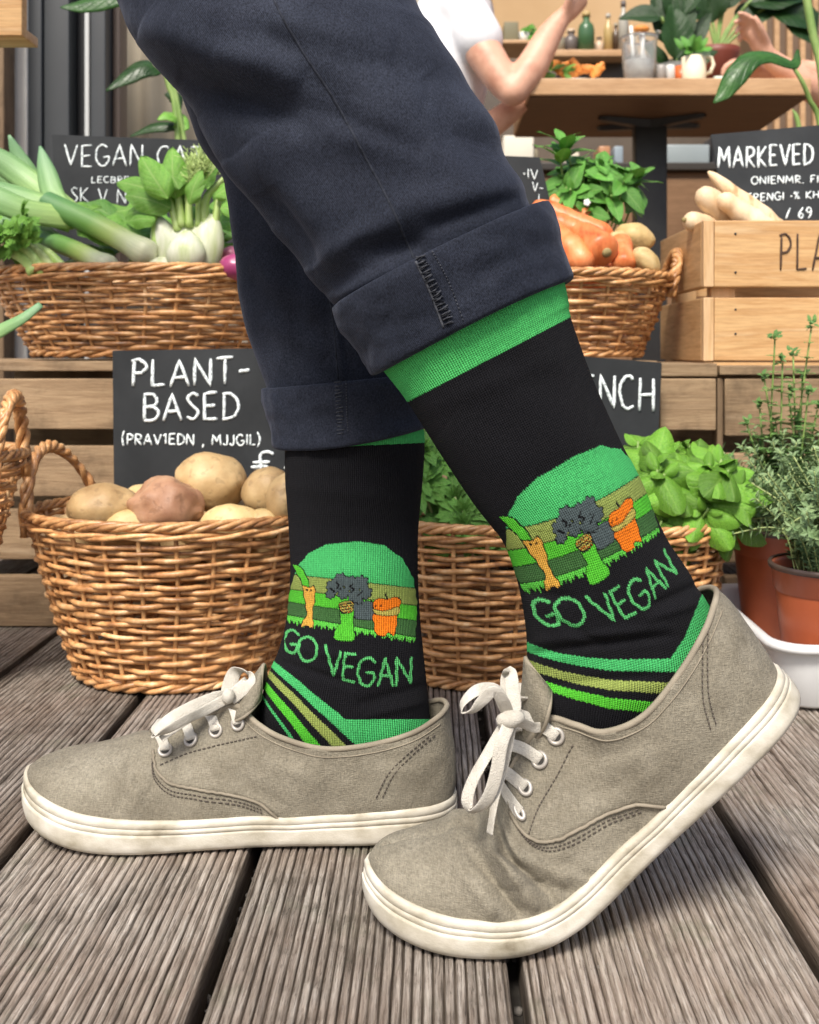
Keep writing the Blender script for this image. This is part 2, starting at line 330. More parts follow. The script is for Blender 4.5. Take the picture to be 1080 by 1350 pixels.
# ---------------------------------------------------------------- ground and deck
g = MB(); g.add([(-40, -40, -.09), (40, -40, -.09), (40, 40, -.09), (-40, 40, -.09)], [(0, 1, 2, 3)])
part('ground', g, MAT['gravel'], kind='structure')
gm = MB(); rg = random.Random(3)
for k in range(900):
    x = rg.choice([-.482, -.305, -.128, .0475, .229, .405]) + rg.uniform(-.012, .012); y = rg.uniform(.5, 1.3); r = rg.uniform(.0015, .0035)
    gm.ell((x, y, -.026 + rg.uniform(0, .006)), (r, r * rg.uniform(.7, 1.2), r * .7), 5, 3)
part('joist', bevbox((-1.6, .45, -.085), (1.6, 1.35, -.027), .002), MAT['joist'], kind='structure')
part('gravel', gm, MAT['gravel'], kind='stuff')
def deck_board(x0, x1, k):
    rb = random.Random(k * 13 + 5); nr = 28; ys = np.concatenate([np.linspace(-.6, .5, 6)[:-1], np.linspace(.5, 1.45, 230), np.linspace(1.5, 2.24, 10)])
    xs = []; zs = []; w = x1 - x0; edge = .004; rw = (w - 2 * edge) / nr
    wd = [rb.uniform(.88, 1.12) for _ in range(nr)]; sc_ = (w - 2 * edge) / sum(wd); wd = [q * sc_ for q in wd]; st_ = [sum(wd[:i]) for i in range(nr)]
    xs += [x0, x0 + .001, x0 + edge * .6]; zs += [-.010, -.0022, -.0006]
    ph = []
    for r in range(nr):
        b = x0 + edge + st_[r]; rw = wd[r]; j = 0
        for f, z in ((.03, -.0030), (.10, -.0027), (.18, -.0004), (.40, 0), (.72, -.0001), (.88, -.0004), (.96, -.0028)):
            xs.append(b + rw * f + j); zs.append(z)
    xs += [x1 - edge * .6, x1 - .001, x1]; zs += [-.0006, -.0022, -.010]
    rows = []
    dr = [rb.uniform(-.0005, .0002) for _ in range(nr + 2)]; zt = rb.uniform(-.0008, .0006)
    for y in ys:
        row = [(x0, y, -.028)]
        for i, (x, z) in enumerate(zip(xs, zs)):
            r = (i - 3) // 7; q = noise.noise(Vector((x * 42 + k * 7, y * 5, k))); q2 = noise.noise(Vector((x * 320, y * 26, k * 3))); q3 = noise.noise(Vector((x * 90, y * 60, k * 3 + 9)))
            inner = 3 <= i < len(xs) - 3
            dx = .0009 * noise.noise(Vector((k * 5 + x * 8, y * 4.5, 1))) if inner else .0003 * q2
            top = z > -.001
            gf = noise.noise(Vector((r * 3.7 + k * 11, y * 3.2, 2)))
            dz = (dr[r] if inner else 0) + .0005 * q + (.0006 * q2 + .0010 * min(0, q3) * 1.6 if top else .0005 * q2 + (.0016 * max(0, gf) * 1.6 if inner else 0))
            row.append((x + dx + (.0004 * q2 if inner else 0), y, z + dz + zt))
        row.append((x1, y, -.028)); rows.append(row)
    m = MB(); m.grid(rows); m.f.append((0, len(rows[0]) - 1, len(rows) * len(rows[0]) - 1, (len(rows) - 1) * len(rows[0])))
    n = len(rows[0]); m.f.append(tuple(range(n))); m.f.append(tuple((len(rows) - 1) * n + n - 1 - i for i in range(n)))
    return m
deck = thing('deck', None, None, (0, .6, 0)); deck['kind'] = 'structure'
xb = [.0475 + .1775 * k for k in range(-8, 8)]
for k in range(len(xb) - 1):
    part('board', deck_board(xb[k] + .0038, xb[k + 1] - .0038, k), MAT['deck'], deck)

# ---------------------------------------------------------------- facade, door, interior
plaster = M('pale_plaster', (.52, .50, .46), (.64, .62, .58), 9, .9, .5, 60)
inner_wall = M('lamp_tinted_wall', (.44, .285, .145), (.52, .35, .19), 3, .9, .1, 40)  # beige wall with the warm indoor lamplight put into its colour
anth = M('anthracite_paint', (.026, .030, .034), (.036, .041, .046), 4, .45)
anth2 = M('dark_gasket', (.01, .011, .013), None, 4, .6)
sil = M('pale_seal', (.5, .52, .52), None, 4, .4)
f = part('cafe_floor', bevbox((-.6, 2.6, -.05), (4.0, 6, .25), .01), MAT['cabinet'], kind='structure')
pl = part('plaster_pillar', bevbox((-4.0, 2.28, -.06), (P(35, 0, 2.28).x, 2.5, 1.6), .004), plaster)
setp(pl, 'pale plastered wall pier at the left beside the dark door frame', 'wall')
tr = part('timber_post', bevbox((P(-60, 0, 2.2).x, 2.2, -.06), (P(5, 0, 2.2).x, 2.26, 1.6), .003), MAT['crate_z'])
setp(tr, 'narrow brown timber upright against the pale wall pier at the far left', 'post')
door = thing('door_frame', 'dark grey glazed cafe door frame behind the leek basket', 'door frame', P(90, 1100, 2.3))
def prof(name, x0, x1, d0, d1, mat, lab=None): part(name, bevbox((P(x0, 0, 2.3).x, d0, -.05), (P(x1, 0, 2.3).x, d1, 1.6), .002), mat, door, label=lab)
prof('frame_member', 36, 57, 2.29, 2.4, anth); prof('frame_member', 57.6, 91, 2.3, 2.4, anth)
prof('gasket', 91.3, 105, 2.35, 2.4, anth2); prof('seal', 105.3, 111.5, 2.33, 2.4, sil, 'thin pale vertical seal'); prof('gasket', 112, 117, 2.35, 2.4, anth2)
prof('frame_member', 117.5, 137, 2.31, 2.4, anth); prof('trim', 137.4, 147, 2.36, 2.42, M('brown_trim', (.10, .07, .055), None, 4, .5), 'narrow brown trim')
curt = M('beige_curtain', (.26, .23, .175), (.38, .34, .27), 3, .9, .2, 40)
m = MB(); rows = []
for j in range(2):
    rows.append([(P(130, 0, 2.9).x + i * .012, 2.9 + .018 * math.sin(i * .9) + .01 * math.sin(i * .37), -.05 + 1.7 * j) for i in range(78)])
m.grid(rows); cu = part('curtain', m, curt); setp(cu, 'beige cloth panel hanging behind the glass at the left', 'curtain')
part('cafe_wall', bevbox((-4.5, 5.2, -.05), (4.5, 5.3, 3.2), .01), inner_wall, kind='structure')
pb = part('wall_darkening_sheet', bevbox((P(450, 0, 5.1).x, 5.12, .2), (P(1350, 0, 5.1).x, 5.17, P(0, 77, 5.12).z), .004), M('dark_brown_sheet', (.055, .038, .024), (.10, .07, .045), 5, .6)); setp(pb, 'dark brown sheet added to darken the back wall under the bottle shelf', 'darkening sheet')  # plain dark sheet added to make the back wall dimmer
pb = thing('tall_cupboard', 'dark brown cupboard with pale upright slats behind the raised hand at the right', 'cupboard', P(1100, 463, 4.9))
part('carcass', bevbox((P(992, 0, 4.9).x, 4.72, .25), (P(1350, 0, 4.9).x, 5.1, 2.6), .004), M('brown_cupboard', (.12, .075, .045), (.17, .11, .07), 5, .6), pb, smooth=False)
for k in range(8): part('slat', bevbox((P(1004 + k * 17, 0, 4.7).x, 4.695, .3), (P(1011 + k * 17, 0, 4.7).x, 4.719, 2.5), .003), MAT['table'], pb, smooth=False)
# sign/box top left
pb = thing('wooden_box', 'varnished wooden box cut off by the top left corner', 'wooden box', P(-20, 50, 1.15))
part('board', bevbox((P(-140, 0, 1.15).x, 1.15, P(0, 47, 1.15).z), (P(29, 0, 1.15).x, 1.165, .95), .0015), MAT['pine'], pb)
part('underside', bevbox((P(-140, 0, 1.15).x, 1.1655, P(0, 47, 1.15).z + .001), (P(29, 0, 1.15).x - .001, 1.20, P(0, 47, 1.15).z + .012), .0015), MAT['table'], pb)

# ---------------------------------------------------------------- crates the display stands on
def slat(x0, x1, d, y0, y1, parent, mat='crate', th=.016, name='slat'):
    """front slat from pixel box at distance d"""
    a = P(x0, y1, d); b = P(x1, y0, d)
    return part(name, bevbox((a.x, d, a.z), (b.x, d + th, b.z), .0018, 2, .0006), MAT[mat], parent, smooth=False)
CD = 1.385
def shelf_crate(x0, x1, label, rows, depth=.5, post=()):
    t = thing('wooden_crate', label, 'wooden crate', P((x0 + x1) / 2, 827, CD))
    for (a, b) in rows:
        slat(x0, x1, CD, a, b, t)
    xl, xr = P(x0, 0, CD).x, P(x1, 0, CD).x; zt = P(0, 487, CD).z
    n = 4; w = (depth - .012) / n
    for k in range(n):
        part('top_plank', bevbox((xl, CD + .002 + k * w, zt - .002), (xr, CD + (k + 1) * w - .006, zt + .011), .0018, 2, .0005), MAT['crate'], t, smooth=False)
    for xx in [xl + .004, xr - .034] + [P(p, 0, CD).x for p in post]:
        part('post', bevbox((xx, CD + .018, .003), (xx + .03, CD + .05, zt - .004), .0015), MAT['crate_z'], t, smooth=False)
    for k in range(3):
        for sx in (xl + .002, xr - .014):
            part('side_slat', bevbox((sx, CD + .052, .02 + k * .11), (sx + .012, CD + depth - .02, .09 + k * .11), .0015), MAT['crate_y'], t, smooth=False)
    part('back_panel', bevbox((xl + .02, CD + depth - .03, .004), (xr - .02, CD + depth - .015, zt - .006), .001), MAT['crate'], t, smooth=False)
    return t
LR = [(499, 566), (588, 654), (672, 738), (760, 826)]
shelf_crate(-190, 300, 'weathered slatted crate under the basket of leeks and fennel', LR)
shelf_crate(304, 868, 'weathered slatted crate under the basket of carrots', LR)
t = thing('wooden_crate', 'dark knotty plank crate end right of the black FRENCH sign', 'wooden crate', P(905, 827, CD))
slat(871, 944, CD - .004, 499, 567, t, th=.02); slat(871, 946, CD - .002, 478.5, 496, t, th=.2, name='top_plank')
slat(871, 944, CD, 590, 655, t); slat(871, 944, CD, 672, 738, t); slat(878, 930, CD + .005, 755, 824, t)
part('post', bevbox((P(873, 0, CD).x, CD + .02, .003), (P(890, 0, CD).x, CD + .05, P(0, 499, CD).z), .0015), MAT['crate_z'], t, smooth=False)
t = thing('wooden_crate', 'knotty slatted crate under the pine box and behind the herb pots', 'wooden crate', P(1100, 827, CD))
part('post', bevbox((P(947, 0, CD).x, CD + .004, .003), (P(954.5, 0, CD).x, CD + .03, P(0, 499, CD).z), .0012), MAT['crate_z'], t, smooth=False)
for a, b in ((499, 575), (598, 668), (684, 742), (760, 826)): slat(956, 1330, CD, a, b, t)
slat(949, 1330, CD - .002, 482, 494, t, th=.24, name='top_plank')
for k in range(2):
    part('top_plank', bevbox((P(949, 0, CD).x, CD + .24 + k * .12, P(0, 494, CD).z), (P(1330, 0, CD).x, CD + .355 + k * .12, P(0, 482, CD).z), .0015), MAT['crate'], t, smooth=False)
part('back_panel', bevbox((P(952, 0, CD).x, CD + .4, .004), (P(1330, 0, CD).x, CD + .415, P(0, 499, CD).z), .001), MAT['crate'], t, smooth=False)

# pine crate with lettering
PD = 1.40
pc = thing('pine_crate', 'pale pine box lettered PLA holding parsnips and a slate', 'wooden crate', P(1000, 478, PD))
for y0, y1 in ((290, 378), (392, 476)):
    slat(942, 1330, PD, y0, y1, pc, 'pine', .014, 'front_board')
    a = P(928, y1, PD); b = P(941.6, y0, PD)
    part('end_strip', bevbox((a.x, PD + .0005, a.z), (b.x, PD + .0145, b.z), .0012), MAT['pine_z'], pc, smooth=False)
    xs = P(928, 0, PD).x
    part('side_board', bevbox((xs, PD + .0155, a.z), (xs + .013, PD + .27, b.z), .0015), MAT['pine_y'], pc, smooth=False)
    part('back_board', bevbox((xs + .014, PD + .256, a.z), (xs + .42, PD + .27, b.z), .0015), MAT['pine'], pc, smooth=False)
part('corner_post', bevbox((xs + .014, PD + .0155, P(0, 478, PD).z), (xs + .046, PD + .04, P(0, 291, PD).z), .0015), MAT['pine_z'], pc, smooth=False)
part('corner_post', bevbox((xs + .014, PD + .225, P(0, 478, PD).z), (xs + .046, PD + .255, P(0, 291, PD).z), .0015), MAT['pine_z'], pc, smooth=False)
part('bottom_strip', bevbox((xs + .002, PD + .003, P(0, 484, PD).z), (xs + .42, PD + .25, P(0, 477, PD).z), .0012), MAT['pine'], pc, smooth=False)
for y in (308, 359, 408, 440):
    q = P(970, y, PD - .0006); part('nail_head', MB().tube([q, q + Vector((0, .002, 0))], .0016, 8), MAT['black'], pc)

# ---------------------------------------------------------------- stroke lettering
def arc(cx, cy, rx, ry, a0, a1, n=9): return [(cx + rx * math.cos(math.radians(a0 + (a1 - a0) * i / n)), cy + ry * math.sin(math.radians(a0 + (a1 - a0) * i / n))) for i in range(n + 1)]
FONT = {  # y down, 0 top .. 1 bottom, x 0..w
 'A': (.72, [[(0, 1), (.36, 0), (.72, 1)], [(.13, .66), (.6, .64)]]), 'B': (.6, [[(.05, 0), (.03, 1)], [(0, .03)] + arc(.25, .25, .28, .23, -70, 90) + [(.05, .5)], [(.05, .5)] + arc(.28, .74, .32, .25, -80, 95) + [(0, 1)]]),
 'C': (.62, [arc(.36, .5, .36, .5, -55, -305, 14)]), 'D': (.66, [[(.06, 0), (.04, 1)], [(-.02, .02)] + arc(.15, .5, .5, .48, -80, 85, 12) + [(0, 1)]]),
 'E': (.55, [[(.55, 0), (.04, .02), (.03, 1), (.55, .98)], [(.03, .5), (.46, .47)]]), 'F': (.5, [[(.5, 0), (.04, .02), (.03, 1)], [(.03, .5), (.42, .47)]]),
 'G': (.68, [arc(.36, .5, .36, .5, -50, -330, 14) + [(.67, .55), (.4, .56)]]), 'H': (.62, [[(.03, 0), (.0, 1)], [(.6, 0), (.6, 1)], [(.0, .52), (.6, .48)]]),
 'I': (.12, [[(.06, 0), (.06, 1)]]), 'J': (.4, [[(.36, 0), (.36, .75), (.2, 1), (0, .85)]]), 'K': (.6, [[(.03, 0), (.03, 1)], [(.55, 0), (.03, .55), (.6, 1)]]),
 'L': (.5, [[(.04, 0), (.02, .98), (.5, .96)]]), 'M': (.82, [[(0, 1), (.1, 0), (.42, .7), (.72, 0), (.82, 1)]]), 'N': (.66, [[(.0, 1), (.03, 0), (.62, 1), (.64, 0)]]),
 'O': (.72, [arc(.36, .5, .36, .5, -90, 270, 18)]), 'P': (.58, [[(.1, 0), (.06, 1)], [(0, .06)] + arc(.2, .27, .37, .26, -80, 95, 9) + [(.08, .54)]]),
 'R': (.6, [[(.06, 0), (.04, 1)], [(0, .04)] + arc(.22, .26, .33, .24, -80, 95, 9) + [(.08, .5), (.6, 1)]]), 'S': (.5, [[(.48, .1), (.25, 0), (.04, .2), (.22, .45), (.46, .68), (.3, .97), (0, .9)]]),
 'T': (.64, [[(0, .02), (.64, 0)], [(.33, 0), (.31, 1)]]), 'U': (.6, [[(0, 0), (.04, .8), (.3, 1), (.56, .8), (.6, 0)]]), 'V': (.66, [[(0, 0), (.32, 1), (.66, 0)]]),
 '-': (.42, [[(0, .5), (.42, .46)]]), '(': (.22, [[(.22, -.25), (.02, .4), (.18, 1.2)]]), ')': (.22, [[(0, -.25), (.2, .4), (.02, 1.2)]]), ',': (.12, [[(.1, .9), (.02, 1.25)]]), '.': (.12, [[(.05, .93), (.09, 1)]]),
 '1': (.3, [[(0, .25), (.2, 0), (.2, 1)]]), '6': (.5, [[(.42, 0), (.08, .5), (.05, .85), (.28, 1), (.46, .78), (.25, .55), (.06, .7)]]), '9': (.5, [[(.44, .4), (.2, .5), (.06, .25), (.25, 0), (.45, .2), (.4, .7), (.2, 1)]]),
 '%': (.6, [[(.5, 0), (.1, 1)], arc(.12, .2, .1, .14, 0, 360, 8), arc(.5, .8, .1, .14, 0, 360, 8)]), '£': (.7, [[(.68, .12), (.5, 0), (.32, .14), (.3, .6), (.26, .85), (.02, .98), (.25, .88), (.66, .98)], [(.06, .42), (.56, .40)], [(.04, .6), (.52, .58)]]),
 ' ': (.35, []), '/': (.4, [[(.4, 0), (0, 1)]]), '·': (.2, [arc(.1, .55, .06, .07, 0, 360, 6)])}
CURVY = set('BCDGJOPRSU()£69%')
def strokes(txt, x0, y0, x1, y1, gap=.2, tilt=0, jit=.03, seed=1):
    r = random.Random(seed); tot = sum(FONT[c][0] for c in txt) + gap * (len(txt) - 1); sx = (x1 - x0) / tot; sy = y1 - y0; out = []; x = 0
    for c in txt:
        w, ls = FONT[c]; oy = r.uniform(-jit, jit)
        cur = []
        for l in ls:
            pts = [(x0 + (x + a + r.uniform(-jit, jit) * .5) * sx, y0 + (b + oy + r.uniform(-jit, jit) * .5) * sy + tilt * ((x + a) / tot)) for a, b in l]
            cur.append((pts, c in CURVY))
        if cur: out.append(cur)
        x += w + gap
    return out
def write(mb, sts, plane_p, plane_n, r=.0011, jit=.0002, lift=.0003):
    o = Vector((0, 0, EYE))
    for pts, cv in sts:
        q = []
        for a, b in pts:
            d = P(a, b, 1.0) - o; k = (plane_p - o).dot(plane_n) / d.dot(plane_n); q.append(o + d * k - plane_n * lift)
        if len(q) > 2 and cv: q = [Vector(v) for v in cr(q, len(q) * 3)]
        else:
            z = []
            for i in range(len(q) - 1):
                n = 5
                z += [q[i].lerp(q[i + 1], k / n) for k in range(n)]
            q = z + [q[-1]]
        q = [v + Vector((random.uniform(-jit, jit), 0, random.uniform(-jit, jit))) for v in q]
        rr = [r * random.uniform(.8, 1.12) for _ in q]; rr[0] *= .7; rr[-1] *= .7
        mb.tube(q, rr, 6)
sts = strokes('PLA', 1028, 308, 1090, 356, .3, 0, .01)
for q_ in sts: m = MB(); write(m, q_, P(1000, 300, PD - .0002), Vector((0, 1, 0)), .0016, .0001, 0); part('letter', m, MAT['burn'], pc)

def board_sign(label, corners, lines, r=.0011, th=.005, name='chalkboard_sign', stake=False):
    """corners: TL,TR,BR,BL as (px,py,d)"""
    c = [P(*k) for k in corners]; n = (c[1] - c[0]).cross(c[3] - c[0]).normalized()
    if n.y < 0: n = -n
    c[2] = c[2] - n * (c[2] - c[0]).dot(n)
    t = thing(name, label, 'chalkboard', (c[2] + c[3]) / 2)
    bm = bmesh.new(); vs = [bm.verts.new(k) for k in c] + [bm.verts.new(k + n * th) for k in c]
    for q in ((0, 1, 2, 3), (7, 6, 5, 4), (0, 4, 5, 1), (1, 5, 6, 2), (2, 6, 7, 3), (3, 7, 4, 0)): bm.faces.new([vs[i] for i in q])
    bmesh.ops.recalc_face_normals(bm, faces=bm.faces[:]); bmesh.ops.bevel(bm, geom=bm.edges[:], offset=.0009, segments=2, affect='EDGES')
    part('board', bm, MAT['slate'], t, smooth=False)
    for (txt, x0, y0, x1, y1, rr, tilt, seed) in lines:
        for q_ in strokes(txt, x0, y0, x1, y1, .22, tilt, .035, seed): m = MB(); write(m, q_, c[0], n, rr); part('letter', m, MAT['chalk'], t)
    return t
board_sign('slate board chalked VEGAN behind the leeks and fennel', [(68, 177, 1.70), (312, 186, 1.70), (312, 330, 1.66), (76, 330, 1.66)],
           [('VEGAN CAT', 86, 191, 268, 219, .0016, 2, 4), ('LECBRE', 121, 233, 170, 241, .0009, 0, 2), ('SK V NI', 94, 247, 172, 266, .0010, 3, 5), ('CAN', 155, 274, 178, 282, .0007, 0, 3)])
board_sign('slate board chalked PLANT-BASED behind the basket of potatoes', [(148, 462, 1.345), (402, 458, 1.345), (402, 740, 1.31), (151, 740, 1.31)],
           [('PLANT-', 174, 475, 329, 510, .0024, -3, 1), ('BASED', 190, 520, 315, 555, .0022, -3, 7), ('(PRAV1EDN , MJJGIL)', 161, 572, 343, 586, .0013, 1, 3), ('£', 330, 596, 362, 630, .0022, 0, 3), ('·', 374, 606, 384, 626, .0022, 0, 3)])
board_sign('tilted black board chalked FRENCH behind the basil', [(690, 463, 1.345), (873, 478, 1.345), (866, 640, 1.33), (690, 640, 1.33)],
           [('FRENCH', 720, 493, 862, 536, .0022, 5, 3)])
board_sign('slate board chalked MARKEVED standing in the pine box', [(937, 177, 1.56), (1130, 160, 1.56), (1134, 340, 1.50), (968, 345, 1.50)],
           [('MARKEVED', 947, 195, 1072, 222, .0020, -5, 3), ('ONIENMR. FIA', 991, 233, 1090, 243, .0011, -2, 5), ('EERENGI ·% KH N', 976, 256, 1096, 266, .0011, -5, 3), ('/ 69', 1036, 274, 1070, 288, .0013, 0, 5)])
board_sign('small slate board with scribbles beside the trouser leg and bushy herb', [(640, 204, 1.585), (712, 207, 1.585), (728, 272, 1.57), (650, 300, 1.57)],
           [('·IV', 690, 222, 709, 235, .0009, 2, 3), ('V-', 702, 240, 716, 252, .0009, 3, 3), ('L', 710, 256, 720, 266, .0009, 2, 3)])

# ---------------------------------------------------------------- baskets
def basket(label, cx, d, rw, rd, bw, bd, z0, z1, nst=26, pitch=.0070, wr=.00265, handles=(), bulge=.03, seed=1, wd=None):
    r = random.Random(seed); c = Vector(((cx - CX) * d / F, d, z0)); t = thing('wicker_basket', label, 'basket', c)
    def ax(h):
        s = h + bulge * math.sin(h * PI) * 2
        return bw + (rw - bw) * s, bd + (rd - bd) * s
    def pt(h, th, off=0, dz=0):
        a, b = ax(h); return Vector((c.x + (a + off) * math.cos(th), c.y + (b + off) * math.sin(th), z0 + (z1 - z0) * h + dz))
    for i in range(nst):
        th = 2 * PI * i / nst + .05; ph = r.uniform(-.01, .01)
        part('stake', MB().tube([pt(k / 8, th + ph * math.sin(k)) for k in range(9)], wr * .95, 6), MAT['wicker'], t)
    nr = int((z1 - z0 - .02) / pitch)
    for j in range(nr):
        h = (.010 + j * pitch) / (z1 - z0); N = nst * 7; pts = []; e = r.uniform(.85, 1.15); dz0 = r.uniform(-.0009, .0009); pw = r.uniform(0, 6.28); sg = 1 if j % 2 else -1
        for i in range(N):
            th = 2 * PI * i / N + .05; k = sg * math.cos(nst / 2 * (th - .05))
            off = wr * 1.15 * (abs(k) ** .75) * (1 if k > 0 else -1)
            pts.append(pt(h, th, off, dz0 + .0010 * math.sin(th * 5 + pw) + .0006 * math.sin(th * 11 + pw * 2)))
        seam = r.uniform(0, 6.28)
        part('weaver', MB().tube(pts, [wr * e * (1 + .16 * math.sin(2 * PI * i / N * 3 + seam)) for i in range(N)], 6, closed=True), MAT['wicker'], t)
    def braid(name, h, rr, amp, turns, dz=0, ns=3, out=0):
        for s in range(ns):
            N = 260; pts = []
            for i in range(N):
                th = 2 * PI * i / N; q = turns * th + s * 2 * PI / ns
                pts.append(pt(h, th, out + amp * math.cos(q), dz + amp * math.sin(q) * .8 + .0008 * math.sin(th * 7 + s)))
            part(name, MB().tube(pts, rr, 6, closed=True), MAT['wicker'], t)
    braid('rim_strand', 1.0, wr * 1.15, wr * 1.45, 13, -.002, 4, .001)
    braid('rim_strand', 1.0, wr * 1.0, wr * 1.1, 9, -.0125, 2, .002)
    braid('base_strand', 0.0, wr * 1.15, wr * 1.4, 11, .004, 3, .001)
    mb = MB(); rows = []
    for q in (0.02, .5, 1): rows.append([pt(0.04, 2 * PI * i / 24) * q + Vector((c.x, c.y, pt(0.04, 0).z)) * (1 - q) for i in range(24)])
    mb.grid(rows, closed_u=True); part('bottom', mb, MAT['wicker'], t)
    for (th0, sp, hh, lean) in handles:
        for s in range(3):
            pts = []; N = 60; rr = wr * 1.5
            for i in range(N + 1):
                u = i / N; a = th0 + sp * (u - .5) * 2; ar = math.sin(u * PI) ** .62
                q = s * 2 * PI / 3 + u * 2 * PI * 4.5
                b = pt(1, a, lean * ar + .002, -.03 + (hh + .03) * ar); rad = Vector((math.cos(a), math.sin(a), 0))
                tt = Vector((-math.sin(a), math.cos(a), 0)) * math.cos(u * PI) * 1.0
                pts.append(b + rad * (rr * 1.1 * math.cos(q)) + (Vector((0, 0, 1)) * math.sin(u * PI) + tt * abs(math.cos(u * PI))).normalized() * (rr * 1.1 * math.sin(q)))
            part('handle_strand', MB().tube(pts, rr, 6), MAT['wicker'], t)
    return t
basket('round wicker basket heaped with potatoes on the deck', 236, 1.21, .166, .126, .112, .095, .002, .182, 26, handles=((PI * .90, .5, .066, .004),), seed=2)
basket('wicker basket of leafy parsley between the two ankles', 630, 1.21, .118, .118, .086, .086, .002, .178, 20, seed=3, bulge=.05)
basket('wicker basket holding the basil plant', 838, 1.22, .102, .105, .070, .075, .002, .172, 20, seed=4)
basket('wide wicker basket of leeks and fennel on the crate', 196, 1.53, .222, .148, .158, .112, .3535, .472, 30, seed=5, wr=.0028, pitch=.0070)
basket('wicker basket of carrots and potatoes on the crate', 742, 1.53, .150, .145, .108, .105, .3535, .466, 24, handles=((.0, .3, .035, .012),), seed=6, wr=.0028, pitch=.0070)
basket('tall wicker basket cut off by the left edge of the photo', -128, 1.13, .122, .105, .055, .06, .002, .252, 20, handles=((.0, .42, .060, -.006),), seed=7, bulge=.0)

# ---------------------------------------------------------------- leaves
def leafmesh(name, L, W, mat, kind='ovate', cup=.15, fold=.15, curl=.3, nx=8, ny=6, wav=0, seed=0, rot=0):
    """leaf along +x, normal +z, UV along/across"""
    r = random.Random(seed); v = []; f = []; uv = []
    for i in range(nx + 1):
        u = i / nx
        if kind == 'ovate': w = math.sin(PI * min(1, u ** .72)) ** .8 * (1 - .15 * u)
        elif kind == 'basil': w = math.sin(PI * min(1, u ** .78)) ** .55 * (1 - .25 * u * u)
        elif kind == 'long': w = math.sin(PI * u ** .8) ** .6
        elif kind == 'lobed': w = (math.sin(PI * u ** .85) ** .7) * (.62 + .38 * abs(math.sin(u * PI * 3.0 + .3)))
        elif kind == 'round': w = math.sqrt(max(0, 1 - (2 * u - 1) ** 2))
        w = max(w, .03 if 0 < i < nx else .02) * W
        ang = -curl * (u ** 1.5) * 1.6
        x = L * u * (1 - .12 * curl * u); z = -L * curl * u * u * .55
        for j in range(ny + 1):
            s = j / ny * 2 - 1
            zz = z + abs(s) * w * fold - cup * w * (s * s) * 1.1 + wav * L * math.sin(u * 11 + s * 3 + seed) * abs(s) ** 1.5 + .02 * L * noise.noise(Vector((u * 4, s * 2, seed)))
            v.append((x, s * w * .5, zz)); uv.append((u, (s + 1) / 2))
    for i in range(nx):
        for j in range(ny):
            a = i * (ny + 1) + j; f.append((a, a + ny + 1, a + ny + 2, a + 1))
    me = bpy.data.meshes.new(name); me.from_pydata(v, [], f); me.polygons.foreach_set('use_smooth', [True] * len(f))
    ul = me.uv_layers.new(); li = [k for q in f for k in q]; ul.data.foreach_set('uv', [c for k in li for c in uv[k]])
    me.materials.append(mat); return me
def lobedmesh(name, L, mat, seed=0, n=5):
    """flat parsley like compound leaf: fan of pointed toothed lobes"""
    r = random.Random(seed); v = []; f = []; uv = []
    for k in range(n):
        a = (k - (n - 1) / 2) * 1.9 / n + r.uniform(-.1, .1); l = L * (1 - .16 * abs(k - (n - 1) / 2)) * r.uniform(.85, 1.05); o = len(v); st = 5
        z0 = r.uniform(-.1, .15)
        for i in range(st + 1):
            u = i / st; w = L * (.05, .17, .30, .26, .25, .03)[i] * r.uniform(.9, 1.1)
            for s in (-1, 0, 1):
                x = l * (u + (-.05 if s and i > 1 else 0)); y = s * w * .5
                z = -.18 * l * u * u + (abs(s) * w * .25) + z0 * u * l
                v.append((x * math.cos(a) - y * math.sin(a), x * math.sin(a) + y * math.cos(a), z)); uv.append((u, (s + 1) / 2))
        for i in range(st):
            for j in range(2):
                q = o + i * 3 + j; f.append((q, q + 3, q + 4, q + 1))
    me = bpy.data.meshes.new(name); me.from_pydata(v, [], f); me.polygons.foreach_set('use_smooth', [True] * len(f))
    ul = me.uv_layers.new(); ul.data.foreach_set('uv', [c for q in f for k in q for c in uv[k]]); me.materials.append(mat); return me
def put(me, pos, dr, up, sc, parent, name='leaf', label=None):
    x = Vector(dr).normalized(); z = Vector(up); z = (z - x * z.dot(x))
    z = z.normalized() if z.length > 1e-4 else x.orthogonal().normalized(); y = z.cross(x)
    R = Matrix((x, y, z)).transposed()
    o = bpy.data.objects.new(name, me); COL.objects.link(o); child(o, parent)
    o.matrix_basis = Matrix.Translation(pos) @ R.to_4x4() @ Matrix.Diagonal((sc, sc, sc, 1)); 
    return o
def rv(r, a=1): return Vector((r.uniform(-a, a), r.uniform(-a, a), r.uniform(-a, a)))
def sph(r):
    z = r.uniform(-1, 1); a = r.uniform(0, 2 * PI); q = math.sqrt(1 - z * z); return Vector((q * math.cos(a), q * math.sin(a), z))
